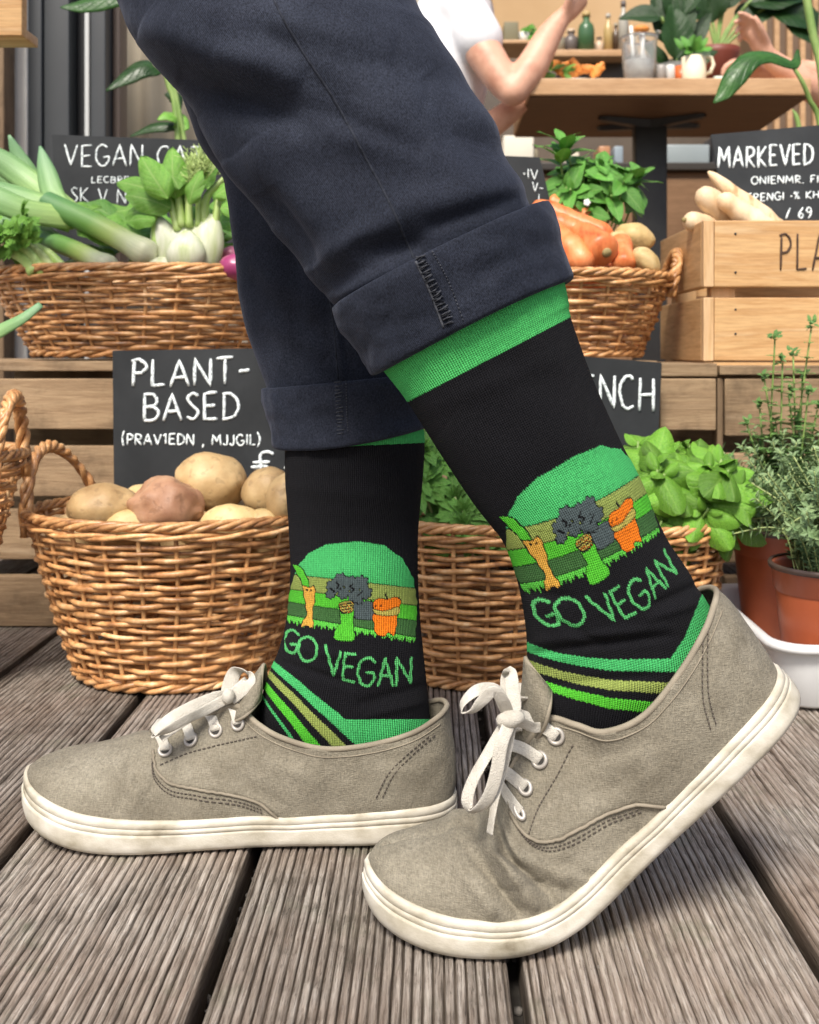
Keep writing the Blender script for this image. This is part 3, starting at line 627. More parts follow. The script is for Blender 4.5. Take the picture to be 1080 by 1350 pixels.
def bush(parent, meshes, root, cen, rad, ntip, per, size, seed, stemmat, small=.5, outw=.7, zmin=-.25, stem_r=.0014, front=.0, pairs=True):
    r = random.Random(seed); cen = Vector(cen); root = Vector(root); sm = MB()
    for k in range(ntip):
        for _ in range(50):
            d = sph(r)
            if d.z > zmin and (d.y < .55 or r.random() < .25): break
        rr = r.uniform(.45, 1.0) ** .5
        tip = cen + Vector((d.x * rad[0], d.y * rad[1], d.z * rad[2])) * rr
        out = Vector((d.x * outw, d.y * outw - front, max(.35, d.z) + .2)).normalized()
        b = root + Vector((d.x * rad[0] * .3, d.y * rad[1] * .3, 0)); midp = b.lerp(tip, .55) + Vector((d.x * .01, d.y * .01, -.004))
        pts = cr([b, midp, tip], 7); sm.tube(pts, stem_r, 5)
        a0 = r.uniform(0, 6.28); t1 = out.orthogonal().normalized(); t2 = out.cross(t1)
        for q in range(per):
            big = q < per - 2 or per <= 2; a = a0 + q * (PI if q % 2 else PI) + (q // 2) * (PI / 2) + r.uniform(-.25, .25)
            side = t1 * math.cos(a) + t2 * math.sin(a)
            dr = side * (1 if big else .6) + out * (r.uniform(.1, .5) if big else .9)
            s = size * (r.uniform(.8, 1.25) if big else small * r.uniform(.7, 1.1))
            pos = tip - out * (0.006 + .008 * (q // 2)) * (1 if big else .2)
            put(r.choice(meshes), pos, dr, out + rv(r, .15) + Vector((0, -.25, 0)), s, parent)
    part('stems', sm, stemmat, parent)

# basil
bl = [leafmesh('leaf', 1, .66, MAT['leaf_basil'], 'basil', .26 + .05 * s, .04, .40 + .10 * s, 12, 10, .014, s) for s in (1, 2, 3, 4)]
t = thing('basil_plant', 'bushy bright green basil growing out of the right wicker basket', 'basil', P(850, 700, 1.22))
bush(t, bl, P(850, 720, 1.22), P(872, 668, 1.21), (.088, .095, .086), 44, 6, .047, 11, MAT['stem'], .5, .8, -.15, front=.25)
bush(t, bl, P(880, 720, 1.2), P(930, 655, 1.17), (.042, .05, .05), 10, 6, .052, 12, MAT['stem'], .5, .8, -.2, front=.3)
# parsley
pll = [lobedmesh('leaf', 1, MAT['leaf_parsley'], s) for s in range(4)]
t = thing('parsley_plant', 'leafy flat parsley in the basket between the two ankles', 'parsley', P(610, 705, 1.2))
bush(t, pll, P(610, 715, 1.21), P(592, 670, 1.21), (.095, .095, .095), 75, 5, .036, 21, MAT['stem_pale'], .6, .8, -.3, front=.3)
# bushy plant with glossy leaves beyond the carrots
by = [leafmesh('leaf', 1, .52, MAT['leaf_bay'], 'basil', .12, .25, .35, 8, 5, .015, s) for s in (5, 6, 7)]
t = thing('leafy_herb', 'glossy broad leaved herb standing behind the carrots', 'herb plant', P(770, 330, 1.62))
bush(t, by, P(770, 345, 1.62), P(782, 262, 1.64), (.074, .08, .062), 34, 6, .050, 31, MAT['stem'], .5, .9, -.5, front=.2)
sm = MB()
for (ax_, ay_, bx_, by_, lab) in ((770, 240, 742, 188, 0), (785, 260, 842, 232, 0), (745, 230, 738, 205, 0)):
    p0 = P(ax_, ay_ + 40, 1.62); p1 = P(bx_, by_, 1.6); sm.tube(cr([p0, p0.lerp(p1, .5) + Vector((0, 0, .01)), p1], 8), .0016, 5)
    rr = random.Random(ax_); o = (p1 - p0).normalized()
    for q in range(7):
        a = q * 2.4; side = Vector((math.cos(a), math.sin(a) * .7 - .2, .25 + .12 * q))
        put(rr.choice(by), p1 - o * .006 * (6 - q) * .5, side, Vector((0, -.3, 1)), .05 if q < 5 else .034, t)
part('stems', sm, MAT['stem'], t)
sm = MB()
for a in range(5): sm.ell(P(774, 267, 1.555) + Vector((.003 * math.cos(a * 1.257), -.001, .003 * math.sin(a * 1.257))), (.0026, .0008, .0026), 8, 5)
part('flower', sm, M('white_petal', (.8, .8, .76), None, 10, .6), t)

# herbs in plastic pots, tray
def pot(label, cx, d, rt, zt, z0=.008):
    x = (cx - CX) * d / F; t = thing('plant_pot', label, 'plant pot', (x, d, z0))
    h = zt - z0
    part('pot_body', MB().lathe((x, d, z0), [(.001, 0), (rt * .70, 0), (rt * .71, .002), (rt * .90, h * .78), (rt * .905, h * .80), (rt * .94, h * .81), (rt * .97, h * .985), (rt * 1.0, h * .992), (rt, h), (rt * .965, h), (rt * .95, h * .97), (rt * .9, h * .80)], 44), MAT['terra'], t)
    part('pot_rim', MB().lathe((x, d, z0 + h), [(rt * .955, -.003), (rt * 1.018, -.0035), (rt * 1.03, .0), (rt * 1.01, .0025), (rt * .96, .002)], 44), M('dark_pot_rim', (.05, .035, .03), (.09, .06, .05), 30, .35), t, label='dark brown rolled rim')
    mb = MB(); rows = []
    for q in (0.01, .3, .6, .9): rows.append([(x + rt * q * math.cos(a * .2618), d + rt * q * math.sin(a * .2618), z0 + h * .90 + .003 * noise.noise(Vector((q * 9, a, 0)))) for a in range(24)])
    mb.grid(rows, closed_u=True); part('soil', mb, MAT['soil'], t)
    return Vector((x, d, z0 + h * .92))
r1 = pot('brown plastic pot standing at the back of the white tray', 1033, 1.255, .062, .152)
r2 = pot('brown plastic pot of thyme at the front of the white tray', 1092, 1.105, .0585, .138)
def tiny(mb, p, dr, up, L, W):
    x = dr.normalized(); z = (up - x * up.dot(x)).normalized(); y = z.cross(x)
    mb.add([p, p + x * L * .5 + y * W * .5, p + x * L - z * L * .1, p + x * L * .5 - y * W * .5, p + x * L * .45 - z * W * .2], [(0, 4, 1), (1, 4, 2), (2, 4, 3), (3, 4, 0)])
def thyme(root, n, spread, hgt, seed, t, lean=(0, 0)):
    r = random.Random(seed); st = MB(); lf = MB()
    for k in range(n):
        a = r.uniform(0, 6.28); q = r.uniform(0, 1) ** .6; b = root + Vector((.035 * q * math.cos(a), .035 * q * math.sin(a), 0))
        h = hgt * r.uniform(.5, 1.1) * (1.1 - .45 * q)
        e = b + Vector((spread * q * math.cos(a) + lean[0], spread * q * math.sin(a) + lean[1], h)); m_ = b.lerp(e, .5) + Vector((-.01 * math.cos(a), -.01 * math.sin(a), .012)) + rv(r, .006)
        if r.random() < .06: e.z -= h * .4; e += Vector((math.cos(a), math.sin(a), 0)) * .03
        pts = [Vector(v) for v in cr([b, m_, e], 16)]; st.tube(pts, .00085, 4)
        for i in range(2, 16):
            o = (pts[i] - pts[i - 1]).normalized(); s1 = o.orthogonal().normalized(); s2 = o.cross(s1); a1 = i * 1.57 + r.uniform(-.4, .4)
            for s in (0, PI, 1.2, 4.2):
                sd_ = s1 * math.cos(a1 + s) + s2 * math.sin(a1 + s); tiny(lf, pts[i] + rv(r, .001), sd_ + o * .5, o + rv(r, .3), r.uniform(.006, .012), r.uniform(.003, .0052))
    part('stems', st, MAT['stem_pale'], t); part('small_leaves', lf, MAT['leaf_thyme'], t, smooth=False, kind='stuff')
t = thing('thyme_plant', 'fine leaved grey green thyme in the front brown pot', 'thyme', r2)
thyme(r2, 135, .055, .135, 5, t)
t = thing('oregano_plant', 'tall pale green oregano in the rear brown pot', 'oregano', r1)
thyme(r1, 110, .058, .125, 6, t, (-.002, 0))
ol = [leafmesh('leaf', 1, .62, MAT['leaf_orig'], 'ovate', .1, .2, .3, 5, 4, .02, s) for s in (1, 2, 3)]
r = random.Random(9); st = MB()
for (bx, ty, tx) in ((1025, 448, 1022), (1062, 432, 1070), (1030, 560, 985), (1045, 520, 1040), (1055, 500, 1058), (1035, 590, 1000), (1070, 540, 1078), (1020, 610, 960), (1050, 575, 1020), (1080, 480, 1095), (1040, 500, 1008), (1062, 560, 1052), (1020, 540, 1002), (1075, 600, 1068), (1030, 480, 1032), (1060, 520, 1066), (1048, 470, 1046)):
    b = r1 + Vector(((bx - 1033) * .0006, r.uniform(-.02, .02), 0)); e = P(tx, ty, 1.26 + r.uniform(-.05, .03)); pts = [Vector(v) for v in cr([b, b.lerp(e, .5) + rv(r, .008), e], 14)]
    st.tube(pts, .0011, 5)
    for i in range(4, 14):
        if r.random() < .06: continue
        a1 = i * 1.57 + r.uniform(-.8, .8); sz = .034 * (1.12 - .045 * i) * r.uniform(.6, 1.2) if i < 12 else .012
        for s in (0, PI):
            sd_ = Vector((math.cos(a1 + s), math.sin(a1 + s) - .1, .25)); put(r.choice(ol), pts[i], sd_, Vector((0, -.2, 1)), sz * r.uniform(.8, 1.1), t)
    for q in range(9): put(r.choice(ol), e + rv(r, .004) + Vector((0, 0, .004)), sph(r) + Vector((0, 0, .6)), Vector((0, -.4, .6)), .009, t, 'flower_bract')
part('stems', st, MAT['stem'], t)
# tray
tx0, tx1, ty0, ty1, tz = .337, .62, 1.045, 1.325, .070
def rr_loop(x0, x1, y0, y1, rad, z, n=6):
    o = []
    for (cx_, cy_, a) in ((x1 - rad, y1 - rad, 0), (x0 + rad, y1 - rad, 90), (x0 + rad, y0 + rad, 180), (x1 - rad, y0 + rad, 270)):
        for k in range(n + 1):
            q = math.radians(a + 90 * k / n); o.append((cx_ + rad * math.cos(q), cy_ + rad * math.sin(q), z))
    return o
rows = []
for (ins, z, rad) in ((.03, .003, .02), (.016, .003, .028), (.0125, .006, .03), (.006, tz - .012, .035), (.0055, tz - .008, .035), (-.003, tz - .009, .038), (-.005, tz - .004, .04), (-.002, tz, .038), (.004, tz, .034), (.008, tz - .004, .032), (.014, .012, .028), (.02, .007, .022), (.05, .007, .005)):
    rows.append(rr_loop(tx0 + ins, tx1 - ins, ty0 + ins, ty1 - ins, rad, z))
m = MB(); m.grid(rows, closed_u=True, flip=True); n = len(rows[0]); m.f.append(tuple(range(n))); m.f.append(tuple((len(rows) - 1) * n + n - 1 - k for k in range(n)))
tr = part('tray', m, MAT['tray']); setp(tr, 'white plastic tray on the deck under the two brown pots', 'tray')

# ---------------------------------------------------------------- roots and vegetables
def tuber(name, px, py, d, rx, rz, mat, label, cat, rot=0, ry=None, seed=0, nz=.09, group=None, dents=3, tap=0):
    c = P(px, py, d); s = d / F; ry = ry or (rx + rz) * .5; r = random.Random(seed); R = Matrix.Rotation(math.radians(rot), 3, 'Y'); rows = []
    dn = [(sph(r), r.uniform(.12, .25)) for _ in range(dents)]; nu, nv = 36, 24; v = MB()
    dn.append((Vector((r.uniform(-.3, .3), -.8, .4)).normalized(), .16))
    for j in range(nv + 1):
        ph = PI * j / nv; row = []
        for i in range(nu):
            th = 2 * PI * i / nu; q = Vector((math.cos(ph), math.sin(ph) * math.cos(th), math.sin(ph) * math.sin(th)))
            k = 1 + nz * noise.noise(q * 1.5 + Vector((seed * 3, 0, seed))) + nz * .35 * noise.noise(q * 4 + Vector((seed, 0, 0)))
            for dv, w in dn:
                k -= .05 * math.exp(-((q - dv).length / w) ** 2)
            tp = 1 - tap * (q.x * .5 + .5)
            row.append(c + R @ Vector((q.x * rx * s, q.y * ry * s * tp, q.z * rz * s * tp)) * k)
        rows.append(row)
    v.grid(rows, closed_u=True, flip=False); o = part(name, v, mat); setp(o, label, cat, group); return o
tuber('potato', 134, 669, 1.15, 47, 31, MAT['potato'], 'oval yellow-brown potato at the left end of the potato basket', 'potato', -4, seed=1)
tuber('potato', 221, 668, 1.145, 48, 38, MAT['potato_red'], 'reddish lumpy potato at the front of the basket heap', 'potato', 8, seed=12, nz=.2)
tuber('potato', 278, 636, 1.20, 47, 40, MAT['potato'], 'large round potato on top of the heap in front of the slate', 'potato', 14, seed=3)
tuber('potato', 352, 648, 1.19, 34, 32, MAT['potato'], 'brown potato at the back right of the heap near the sock', 'potato', -30, seed=4)
tuber('potato', 378, 658, 1.15, 26, 36, MAT['potato'], 'upright potato half hidden by the left sock', 'potato', 10, seed=5)
tuber('potato', 172, 690, 1.135, 33, 20, MAT['potato_yel'], 'small yellow potato low beside the reddish one', 'potato', 0, seed=6)
tuber('potato', 308, 689, 1.14, 42, 24, MAT['potato_yel'], 'wide yellow potato low at the front right of the basket', 'potato', 5, seed=7)
tuber('potato', 350, 691, 1.14, 28, 20, MAT['potato_yel'], 'small yellow potato next to the left sock at the rim', 'potato', 5, seed=8)
tuber('potato', 190, 652, 1.24, 26, 14, MAT['potato_yel'], 'pale potato peeping between the oval and reddish potatoes', 'potato', 0, seed=9)
for k, (x, y) in enumerate(((110, 705), (165, 710), (230, 715), (300, 712), (355, 706), (250, 690), (150, 692), (330, 690))):
    tuber('potato', x, y, 1.2 + .05 * (k % 3), 46, 32, MAT['potato'], 'potato buried under the top layer of the potato basket', 'potato', k * 30, seed=30 + k, group='potatoes buried in the basket')
def root(px0, py0, px1, py1, d0, d1, r0, r1, mat, label, cat, stub=True, seed=0, name='carrot'):
    a = P(px0, py0, d0); b = P(px1, py1, d1); s = d0 / F; t = thing(name, label, cat, (a + b) / 2); n = 26; pts = []; rr = []
    r = random.Random(seed)
    for i in range(n):
        u = i / (n - 1); pts.append(a.lerp(b, u) + Vector((0, 0, .003 * math.sin(u * PI))) + rv(r, .0002))
        e = (1 - (1 - min(1, u / .12)) ** 2) ** .5 if u < .12 else 1
        e2 = (1 - max(0, (u - .86) / .14) ** 2) ** .5 if u > .86 else 1
        rr.append(max(.0008, s * (r0 + (r1 - r0) * u) * max(e, .25) * max(e2, .05) * (1 + .03 * math.sin(u * 31 + seed) + .05 * math.sin(u * 11 + seed * 2) + .035 * noise.noise(Vector((u * 40, seed, 0))))))
    part('root', MB().tube(pts, rr, 20), mat, t)
    if stub:
        o = (a - b).normalized(); part('stalk_stub', MB().tube([a + o * -.001, a + o * .0035], [s * r0 * .30, s * r0 * .24], 10), MAT['stub'], t)
    return t
C = MAT['carrot']
root(800, 333, 752, 306, 1.425, 1.52, 24, 19, C, 'fat carrot with a brown cut stalk facing the viewer at the basket rim', 'carrot', True, 1)
root(776, 352, 716, 300, 1.425, 1.50, 19, 21, C, 'thick smooth carrot lying low against the trouser cuff', 'carrot', False, 2)
root(808, 316, 700, 272, 1.51, 1.55, 15, 15, C, 'long orange carrot on top of the heap touching the trouser cuff', 'carrot', False, 3)
root(784, 314, 700, 288, 1.48, 1.54, 15, 17, C, 'carrot between the long top one and the one with the cut stalk', 'carrot', False, 4)
root(782, 290, 722, 266, 1.58, 1.60, 13, 12, C, 'slender carrot behind the top of the heap under the herb leaves', 'carrot', False, 5)
root(823, 354, 818, 318, 1.44, 1.50, 16, 15, C, 'short upright orange carrot between the cut one and the potatoes', 'carrot', False, 6)
tuber('potato', 836, 314, 1.53, 27, 20, MAT['potato_yel'], 'round yellow potato at the back right of the carrot basket', 'potato', 15, seed=41, dents=1)
tuber('potato', 852, 345, 1.45, 22, 15, MAT['potato_yel'], 'small yellow potato beside the handle of the carrot basket', 'potato', 50, seed=42, dents=1)
tuber('potato', 815, 322, 1.505, 17, 18, MAT['potato_yel'], 'yellow potato wedged between the carrots and the round potato', 'potato', 10, seed=43, dents=1)
for k in range(5): root(720 + 20 * k, 372, 690 + 20 * k, 352, 1.46 + .03 * k, 1.56, 24, 20, C, 'carrot buried under the top layer of the carrot basket', 'carrot', False, 50 + k)['group'] = 'carrots buried in the basket'
S = MAT['parsnip']
root(934, 226, 1040, 330, 1.49, 1.50, 5, 27, S, 'parsnip with the narrowest tip, standing tallest against the MARKEVED slate', 'parsnip', False, 1, 'parsnip')
root(920, 252, 1000, 320, 1.465, 1.49, 15, 22, S, 'blunt orange tinted parsnip at the left of the MARKEVED slate', 'parsnip', False, 2, 'parsnip')
root(903, 290, 975, 312, 1.455, 1.50, 12, 15, S, 'parsnip lying lowest, its cut end over the corner of the pine box', 'parsnip', True, 3, 'parsnip')
root(948, 258, 1030, 328, 1.44, 1.46, 11, 24, S, 'wide pale parsnip in front of the slate in the pine box', 'parsnip', False, 4, 'parsnip')

def uvpart(name, rows, mat, parent, closed=True, label=None):
    nv = len(rows); nu = len(rows[0]); m = MB(); m.grid(rows, closed_u=closed, flip=True)
    me = bpy.data.meshes.new(name); me.from_pydata(m.v, [], m.f); me.polygons.foreach_set('use_smooth', [True] * len(m.f))
    ul = me.uv_layers.new(); uv = []
    for j in range(nv - 1):
        for i in range(nu if closed else nu - 1):
            a = (j / (nv - 1)); b = ((j + 1) / (nv - 1)); c = i / nu; e = (i + 1) / nu
            uv += ([a, c, b, c, b, e, a, e])      # matches flipped winding
    ul.data.foreach_set('uv', uv); me.materials.append(mat); return part(name, None, mat, parent, mesh=me, label=label)
def tuberows(pts, rr, seg=16):
    m = MB(); m.tube(pts, rr, seg, caps=False); return [m.v[i * seg:(i + 1) * seg] for i in range(len(pts))]
def blade(pts, ws, fold=.35, n=7, up=Vector((0, -1, .3))):
    rows = []; pts = [Vector(p) for p in pts]
    for i, p in enumerate(pts):
        tg = (pts[min(i + 1, len(pts) - 1)] - pts[max(0, i - 1)]).normalized(); sd = tg.cross(up).normalized(); nn = sd.cross(tg)
        rows.append([p + sd * (ws[i] * .5 * s) + nn * (-abs(s) ** 1.3 * ws[i] * fold * .5) for s in [2 * k / (n - 1) - 1 for k in range(n)]])
    return rows
def leek(label, a, b, d0, d1, r0, r1, blades, seed=0):
    A = P(*a, d0); B = P(*b, d1); t = thing('leek', label, 'leek', (A + B) / 2); n = 26; s = d0 / F
    pts = cr([A, A.lerp(B, .5) + Vector((0, 0, .004)), B], n); rr = []
    for i in range(n):
        u = i / (n - 1); e = (1 - (1 - min(1, u / .07)) ** 2) ** .5; rr.append(s * max(.6, e * (r0 + (r1 - r0) * u + r0 * .28 * math.exp(-((u - .09) / .09) ** 2))))
    rows = tuberows(pts, rr); 
    uvpart('shaft', rows, MAT['leek'], t)
    for (path, w) in blades:
        pp = cr([B + (A - B) * .25] + [P(x, y, dd) for x, y, dd in path], 22); ws = [s * w * (1.0 if i < 10 else max(.06, 1 - ((i - 10) / 11.5) ** 1.8)) for i in range(22)]
        me = blade(pp, ws); m = MB(); m.grid(me, flip=True); o = uvpart('blade', me, MAT['leek_leaf'], t, closed=False)
        md = o.modifiers.new('s', 'SOLIDIFY'); md.thickness = .0012
    return t
def mk():
    m, t, N, L, bs = nt('leek_leaf'); tc = N.new('ShaderNodeTexCoord'); mp = N.new('ShaderNodeMapping'); mp.inputs['Scale'].default_value = (2, 50, 1); L.new(tc.outputs['UV'], mp.inputs[0])
    n = noi(t, mp.outputs[0], 1.2, 5, .6); sp = N.new('ShaderNodeSeparateXYZ'); L.new(tc.outputs['UV'], sp.inputs[0])
    col = ramp(t, sp.outputs[0], [(.0, (.40, .54, .18)), (.45, (.22, .38, .15)), (1, (.17, .32, .18))]); col = mix(t, col, ramp(t, n, [(.3, (.45, .55, .45)), (.7, (1.3, 1.3, 1.2))]), .8, 'MULTIPLY')
    L.new(col, bs.inputs['Base Color']); bs.inputs['Roughness'].default_value = .45; bump(t, bs, n, .35, .001); return m
MAT['leek_leaf'] = mk()
leek('large leek lying across the basket with its bulb near the fennel', (205, 341), (62, 268), 1.44, 1.50, 15, 17,
     [([(20, 262, 1.48), (-60, 235, 1.47)], 42), ([(40, 240, 1.52), (-10, 205, 1.52), (-70, 180, 1.5)], 36), ([(50, 250, 1.55), (28, 215, 1.56), (12, 178, 1.56)], 30), ([(72, 262, 1.50), (60, 225, 1.52), (53, 193, 1.54)], 30), ([(40, 250, 1.56), (-10, 225, 1.57), (-50, 215, 1.57)], 40), ([(30, 275, 1.45), (-30, 250, 1.44), (-70, 245, 1.44)], 34)], 1)
leek('slimmer leek under the large one with white shaft at the rim', (150, 356), (50, 312), 1.42, 1.50, 13, 13, [([(20, 300, 1.52), (-40, 290, 1.52)], 32), ([(25, 290, 1.54), (-20, 265, 1.55), (-60, 262, 1.5)], 32)], 2)
# celery bunch
t = thing('celery_bunch', 'celery with curly green leaves at the left end of the leek basket', 'celery', P(20, 350, 1.42))
for k, (x0, y0, x1, y1) in enumerate(((84, 356, 38, 322), (70, 358, 30, 320), (58, 362, 16, 318), (44, 360, 10, 330))):
    uvp = cr([P(x0, y0, 1.40), P((x0 + x1) / 2 + 4, (y0 + y1) / 2 - 3, 1.41), P(x1, y1, 1.42)], 10); part('stalk', MB().tube(uvp, [.0085 - .0002 * i for i in range(10)], 10, sx=.7), MAT['fennel_stalk'] if k != 1 else MAT['stem_pale'], t)
ce = [lobedmesh('leaf', 1, MAT['leaf_green'], 20 + s) for s in range(3)]; r = random.Random(4)
for k in range(46):
    put(r.choice(ce), P(r.uniform(-25, 40), r.uniform(285, 332), r.uniform(1.39, 1.46)), rv(r) + Vector((0, -.4, .2)), Vector((0, -.8, .7)) + rv(r, .5), r.uniform(.024, .04), t)
# fennel
t = thing('fennel_bulb', 'plump white fennel bulb with stalks and leaves at the middle of the leek basket', 'fennel', P(245, 352, 1.46))
m = MB(); fc = P(245, 325, 1.46); sF = 1.46 / F
def bulb(name, px, py, w, h, yaw, top, d, mat):
    c = P(px, py, d); rows = []; n = 15
    for j in range(n):
        u = j / (n - 1); z = (u - .5) * h * sF; wd = w * sF * .5 * (math.sin(PI * min(.97, u * .8 + .17)) ** .75)
        lean = yaw * sF * u * u
        rows.append([c + Vector((lean + wd * math.cos(2 * PI * i / 20), wd * .62 * math.sin(2 * PI * i / 20), z + .0012 * math.sin(6 * 2 * PI * i / 20))) for i in range(20)])
    mm = MB(); mm.grid(rows, closed_u=True); mm.f.append(tuple(19 - i for i in range(20))); mm.f.append(tuple((n - 1) * 20 + i for i in range(20))); part(name, mm, mat, t)
bulb('bulb_layer', 246, 322, 84, 66, 0, 0, 1.47, MAT['fennel']); bulb('bulb_layer', 224, 322, 46, 72, -14, 0, 1.46, MAT['fennel']); bulb('bulb_layer', 268, 320, 50, 74, 12, 0, 1.455, MAT['fennel']); bulb('bulb_layer', 244, 330, 52, 50, 3, 0, 1.435, MAT['fennel'])
for (x0, y0, x1, y1, x2, y2, w) in ((207, 330, 206, 300, 210, 262, 10), (236, 306, 226, 270, 214, 235, 9), (250, 300, 248, 260, 243, 215, 8), (262, 300, 262, 262, 258, 225, 7), (272, 305, 272, 262, 296, 235, 9), (283, 300, 287, 270, 292, 250, 8), (240, 300, 236, 262, 232, 225, 9)):
    part('stalk', MB().tube(cr([P(x0, y0, 1.455), P(x1, y1, 1.46), P(x2, y2, 1.47)], 12), [sF * w * (1 - .04 * i) for i in range(12)], 10, sx=.7), MAT['fennel_stalk'], t)
gl = [leafmesh('leaf', 1, .55, MAT['leaf_green'], 'basil', .3, .12, .9, 18, 12, .05, s) for s in (1, 2, 3)]
r = random.Random(2)
for (x, y, dx, dz, s) in ((222, 262, -.6, .9, .075), (215, 258, -1, .5, .07), (232, 262, -.1, 1, .072), (212, 276, -1, .1, .065), (226, 275, -.7, .35, .07), (240, 280, -.1, 1, .07), (205, 290, -1, .2, .05), (250, 270, .2, 1, .05), (282, 260, .7, .5, .05), (290, 275, 1, .1, .05), (262, 250, .4, 1, .045), (236, 250, -.4, .9, .06)):
    put(r.choice(gl), P(x, y, 1.44 + r.uniform(-.02, .03)), Vector((dx, r.uniform(-.5, .1), dz)), Vector((r.uniform(-.4, .4), -1, .45)), s, t)
fr = MB()
for k in range(60):
    b = P(258 + r.uniform(-6, 14), 232 + r.uniform(-8, 22), 1.46 + r.uniform(-.02, .02)); e = b + Vector((r.uniform(-.016, .026), r.uniform(-.02, .01), r.uniform(.008, .04)))
    fr.tube([b, b.lerp(e, .5) + rv(r, .003), e], .0006, 4)
    for q in range(9):
        c = b.lerp(e, .25 + q * .08); fr.tube([c, c + Vector((r.uniform(-.012, .012), r.uniform(-.008, .008), r.uniform(.001, .013)))], .0005, 3)
part('fronds', fr, MAT['fennel_stalk'], t)
# chard and salad leaves lying behind
t = thing('salad_greens', 'dark green salad leaves lying behind the leeks and fennel', 'salad leaves', P(160, 345, 1.55))
gd = [leafmesh('leaf', 1, .6, MAT['leaf_parsley'], 'ovate', .25, .2, .5, 10, 8, .05, s) for s in (11, 12, 13)] + [leafmesh('leaf', 1, .55, MAT['leaf_green'], 'ovate', .2, .2, .4, 10, 8, .05, s) for s in (14, 15)]
for k in range(46):
    x = r.uniform(80, 330); y = r.uniform(285, 348) if x < 290 else r.uniform(255, 345)
    put(r.choice(gd), P(x, y, r.uniform(1.49, 1.60)), Vector((r.uniform(-1, 1), r.uniform(-.5, .2), r.uniform(-.1, .5))), Vector((r.uniform(-.5, .5), -.8, .8)), r.uniform(.05, .08), t)
for (x, y, dx) in ((95, 285, .8), (120, 292, 1), (150, 298, 1), (100, 300, 1), (75, 275, .9)):
    put(gd[3], P(x, y, 1.49), Vector((dx, -.1, -.15)), Vector((.1, -.7, .8)), .085, t)
tuber('red_onion', 313, 352, 1.42, 24, 18, MAT['onion'], 'purple red onion beside the trouser leg in the leek basket', 'onion', 5, seed=61, nz=.03, dents=0)
tuber('red_onion', 306, 336, 1.5, 14, 12, M('pink_radish', (.5, .12, .22), (.62, .25, .35), 9, .35), 'small pink onion peeping above the purple one', 'onion', 5, seed=62, nz=.03, dents=0)
tuber('garlic_bulb', 218, 352, 1.45, 25, 13, MAT['fennel'], 'flat pale bulb under the fennel at the basket rim', 'bulb', 8, seed=63, nz=.05, dents=0)
# leaf coming in at the left edge
t = blade(cr([P(-60, 470, 1.10), P(-10, 440, 1.12), P(28, 420, 1.14), P(54, 401, 1.15)], 20), [1.1 / F * (26 - .9 * i) for i in range(20)], .4)
o = uvpart('leek_leaf', t, MAT['leek_leaf'], None, closed=False); o.modifiers.new('s', 'SOLIDIFY').thickness = .0012
setp(o, 'single blue green leek leaf poking in at the left edge below the basket rim', 'leek leaf')

# ---------------------------------------------------------------- the person: legs in rolled trousers, socks, canvas shoes
me_ = thing('person', 'person in rolled navy trousers, vegetable socks and taupe canvas shoes, stepping left', 'person', (0.02, .74, 0))
def attrmat(name, rough=.85, sheen=.0, rib=900, sheen_c=None):
    m, t, N, L, bs = nt(name); a = N.new('ShaderNodeAttribute'); a.attribute_name = 'print'
    tc = N.new('ShaderNodeTexCoord'); sp = N.new('ShaderNodeSeparateXYZ'); L.new(tc.outputs['UV'], sp.inputs[0])
    vec, _ = coords(t, (1, 1, 1), rnd=0)
    warp = mth(t, 'MULTIPLY', noi(t, vec, 60, 2), .0012)
    wv = mth(t, 'SINE', mth(t, 'MULTIPLY', mth(t, 'ADD', sp.outputs[0], warp), 2 * PI / .0015)); wc = mth(t, 'SINE', mth(t, 'MULTIPLY', sp.outputs[1], 2 * PI / .0014))
    h = mth(t, 'ADD', wv, mth(t, 'MULTIPLY', wc, .2)); h2 = noi(t, vec, 900, 3)
    k = mth(t, 'MULTIPLY_ADD', wv, .15, .94); fz = noi(t, vec, 500, 3); fu = mth(t, 'MULTIPLY_ADD', fz, .5, .75)
    s = N.new('ShaderNodeVectorMath'); s.operation = 'SCALE'; L.new(a.outputs['Color'], s.inputs[0]); L.new(mth(t, 'MULTIPLY', k, fu), s.inputs['Scale'])
    ad = N.new('ShaderNodeVectorMath'); ad.operation = 'ADD'; L.new(s.outputs[0], ad.inputs[0])
    lint = ramp(t, noi(t, vec, 700, 2, .8), [(.66, (0, 0, 0)), (.8, (.016, .016, .017))]); L.new(lint, ad.inputs[1])
    L.new(ad.outputs[0], bs.inputs['Base Color']); bs.inputs['Roughness'].default_value = rough; bs.inputs['Specular IOR Level'].default_value = .1
    bs.inputs['Sheen Weight'].default_value = sheen; bs.inputs['Sheen Roughness'].default_value = .45
    b1 = bump(t, bs, h, .8, .0006); bump(t, bs, h2, .5, .0005, b1); return m
MAT['sock'] = attrmat('knit_sock', .95, .01)
